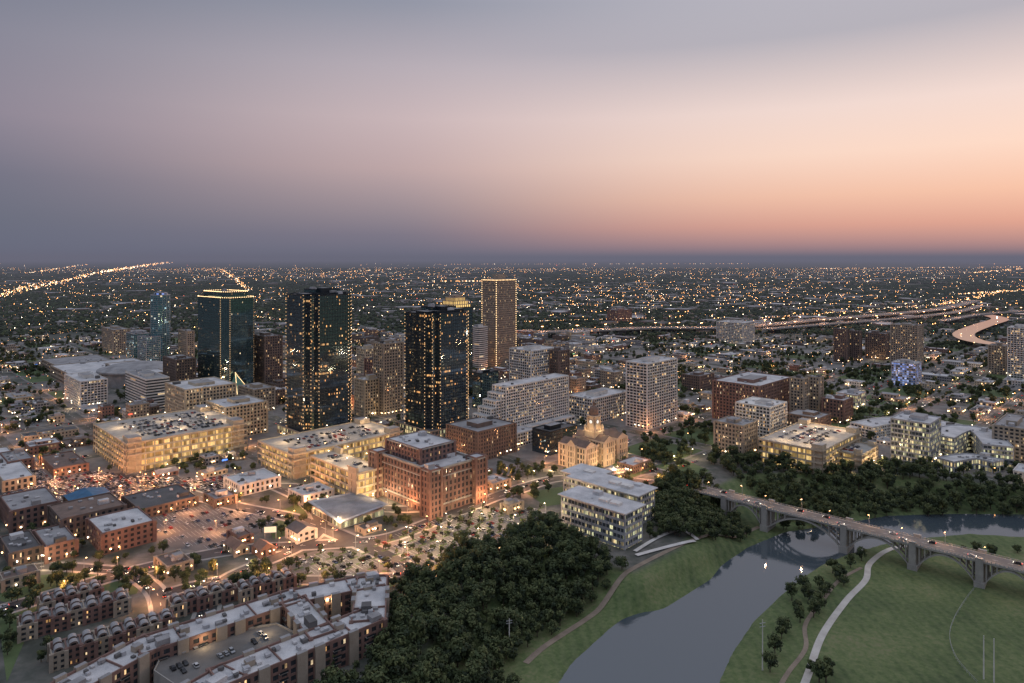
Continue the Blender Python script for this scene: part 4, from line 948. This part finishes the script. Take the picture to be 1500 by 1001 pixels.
def highway(name,l,w,z):
    ln=smoothline(gp(l,z),8);mb=MB();strip(mb,ln,w,'concrete',0,False,z)
    strip(mb,ln,w*.36,'asphalt_light',.05,False,z,off=w*.25);strip(mb,ln,w*.36,'asphalt_light',.05,False,z,off=-w*.25)
    for sgn in (-1,1): 
        strip(mb,ln,.8,'concrete',1.1,False,z,off=sgn*w/2)
    for a,b in zip(ln,ln[1:]):
        dx,dy=b[0]-a[0],b[1]-a[1];q=math.hypot(dx,dy);nx_,ny_=-dy/q*w/2,dx/q*w/2
        for sg in (-1,1): mb.face([(a[0]+nx_*sg,a[1]+ny_*sg,z-2),(b[0]+nx_*sg,b[1]+ny_*sg,z-2),(b[0]+nx_*sg,b[1]+ny_*sg,z+1.2),(a[0]+nx_*sg,a[1]+ny_*sg,z+1.2)],'concrete')
    for i,p in enumerate(ln):
        if i%2==0: mb.box(p[0],p[1],0,w*.5,2,0,z-.1,'concrete',bottom=False)
        if i%3==1: 
            l_=bpy.data.objects.new('highway_lamp_light',HL);l_.location=(p[0],p[1],z+14);COL.objects.link(l_);mb.tube((p[0],p[1],z),(p[0],p[1],z+13),.3,.2,'metal');mb.box(p[0],p[1],0,5,1.2,z+13,z+13.8,'lamp_orange')
    mb.done(name,False)
highway('elevated_highway',[(740,488),(860,484),(960,480),(1050,480),(1130,475),(1200,468),(1300,460),(1380,452),(1430,440)],42,15)
highway('elevated_highway',[(1120,482),(1220,474),(1320,466),(1400,457),(1440,447)],28,13)
highway('elevated_highway',[(1380,470),(1440,460),(1520,455)],26,14)
mb=MB();strip(mb,smoothline(gp([(1440,460),(1465,467),(1440,476),(1412,488),(1425,498),(1470,505),(1520,508)],13),6),46,'water',.6,False,12);mb.done('distant_river_water',False)
mb=MB();flat(mb,gp([(1400,388.2),(1800,388.2),(1800,386.6),(1440,386.8)]),14,'water');mb.done('distant_lake_water',False)
# ================================================================= HAZE
m=bpy.data.materials.new('evening_haze');m.use_nodes=True;nt=m.node_tree
for x in list(nt.nodes): nt.nodes.remove(x)
o=nt.nodes.new('ShaderNodeOutputMaterial');ab=nt.nodes.new('ShaderNodeVolumeAbsorption');em=nt.nodes.new('ShaderNodeEmission');ad=nt.nodes.new('ShaderNodeAddShader')
sg=4.6e-5;ab.inputs[0].default_value=(0,0,0,1);ab.inputs[1].default_value=sg
em.inputs[0].default_value=(.140,.140,.190,1);em.inputs[1].default_value=sg
nt.links.new(ab.outputs[0],ad.inputs[0]);nt.links.new(em.outputs[0],ad.inputs[1]);nt.links.new(ad.outputs[0],o.inputs['Volume']);M['evening_haze']=m
mb=MB();mb.prism([(-110000,1150),(110000,1150),(110000,110000),(-110000,110000)],-60,480,'evening_haze',bottom=True);mb.done('haze')
# ================================================================= SKY, SUN, CAMERA
w=bpy.data.worlds.new('World');sc.world=w;w.use_nodes=True;nt=w.node_tree
for x in list(nt.nodes): nt.nodes.remove(x)
out=nd(nt,'ShaderNodeOutputWorld');bg=nd(nt,'ShaderNodeBackground');nt.links.new(bg.outputs[0],out.inputs[0])
tc=nd(nt,'ShaderNodeTexCoord').outputs['Generated'];s=nd(nt,'ShaderNodeSeparateXYZ');nt.links.new(tc,s.inputs[0])
x,y,z=s.outputs
hl=mth(nt,'SQRT',mth(nt,'ADD',mth(nt,'MULTIPLY',x,x),mth(nt,'MULTIPLY',y,y)))
GZm=math.radians(45)
gl=mth(nt,'DIVIDE',mth(nt,'ADD',mth(nt,'MULTIPLY',x,math.sin(GZm)),mth(nt,'MULTIPLY',y,math.cos(GZm))),mth(nt,'MAXIMUM',hl,.001))
def ramp(st):
    return cr(nt,z,[(p,lin(c)) for p,c in st])
Lr=ramp([(0,(102,110,130)),(.05,(103,109,127)),(.10,(110,112,131)),(.17,(138,131,147)),(.26,(132,132,148)),(.34,(114,122,140)),(.55,(182,188,206)),(1,(200,208,226))])
Cr=ramp([(0,(114,116,135)),(.035,(130,123,139)),(.075,(162,145,152)),(.13,(196,170,170)),(.20,(205,184,186)),(.27,(186,175,183)),(.35,(148,151,166)),(.55,(184,190,206)),(1,(200,208,226))])
Rr=ramp([(0,(160,136,144)),(.018,(194,148,146)),(.045,(230,168,150)),(.085,(247,196,171)),(.14,(251,217,199)),(.20,(240,216,208)),(.29,(180,176,185)),(.55,(190,192,206)),(1,(200,208,226))])
f1=nd(nt,'ShaderNodeMapRange',interpolation_type='SMOOTHSTEP');f1.inputs[1].default_value=.02;f1.inputs[2].default_value=.72;nt.links.new(gl,f1.inputs[0])
f2=nd(nt,'ShaderNodeMapRange',interpolation_type='SMOOTHSTEP');f2.inputs[1].default_value=.56;f2.inputs[2].default_value=.98;nt.links.new(gl,f2.inputs[0])
col=mix(nt,f2.outputs[0],mix(nt,f1.outputs[0],Lr,Cr),Rr)
sky=nd(nt,'ShaderNodeTexSky',sky_type='NISHITA');sky.sun_disc=False;sky.sun_elevation=math.radians(1.5);sky.sun_rotation=math.radians(50)
add=nd(nt,'ShaderNodeMix',data_type='RGBA',blend_type='ADD');add.inputs[0].default_value=.008;nt.links.new(col,add.inputs[6]);nt.links.new(sky.outputs[0],add.inputs[7])
nt.links.new(add.outputs[2],bg.inputs[0]);bg.inputs[1].default_value=1.0
sl=bpy.data.lights.new('sun','SUN');sl.energy=.5;sl.angle=math.radians(25);sl.color=(1,.74,.62)
so=bpy.data.objects.new('sun',sl);COL.objects.link(so);dv=-Vector((math.sin(math.radians(50)),math.cos(math.radians(50)),math.tan(math.radians(9))));so.rotation_euler=dv.to_track_quat('-Z','Y').to_euler()
cam=bpy.data.cameras.new('camera');cam.lens=24;cam.sensor_width=36;cam.shift_y=-120.5/1500;cam.clip_start=1;cam.clip_end=250000
co=bpy.data.objects.new('camera',cam);co.location=(0,0,H);co.rotation_euler=(math.radians(90),0,0);COL.objects.link(co);sc.camera=co
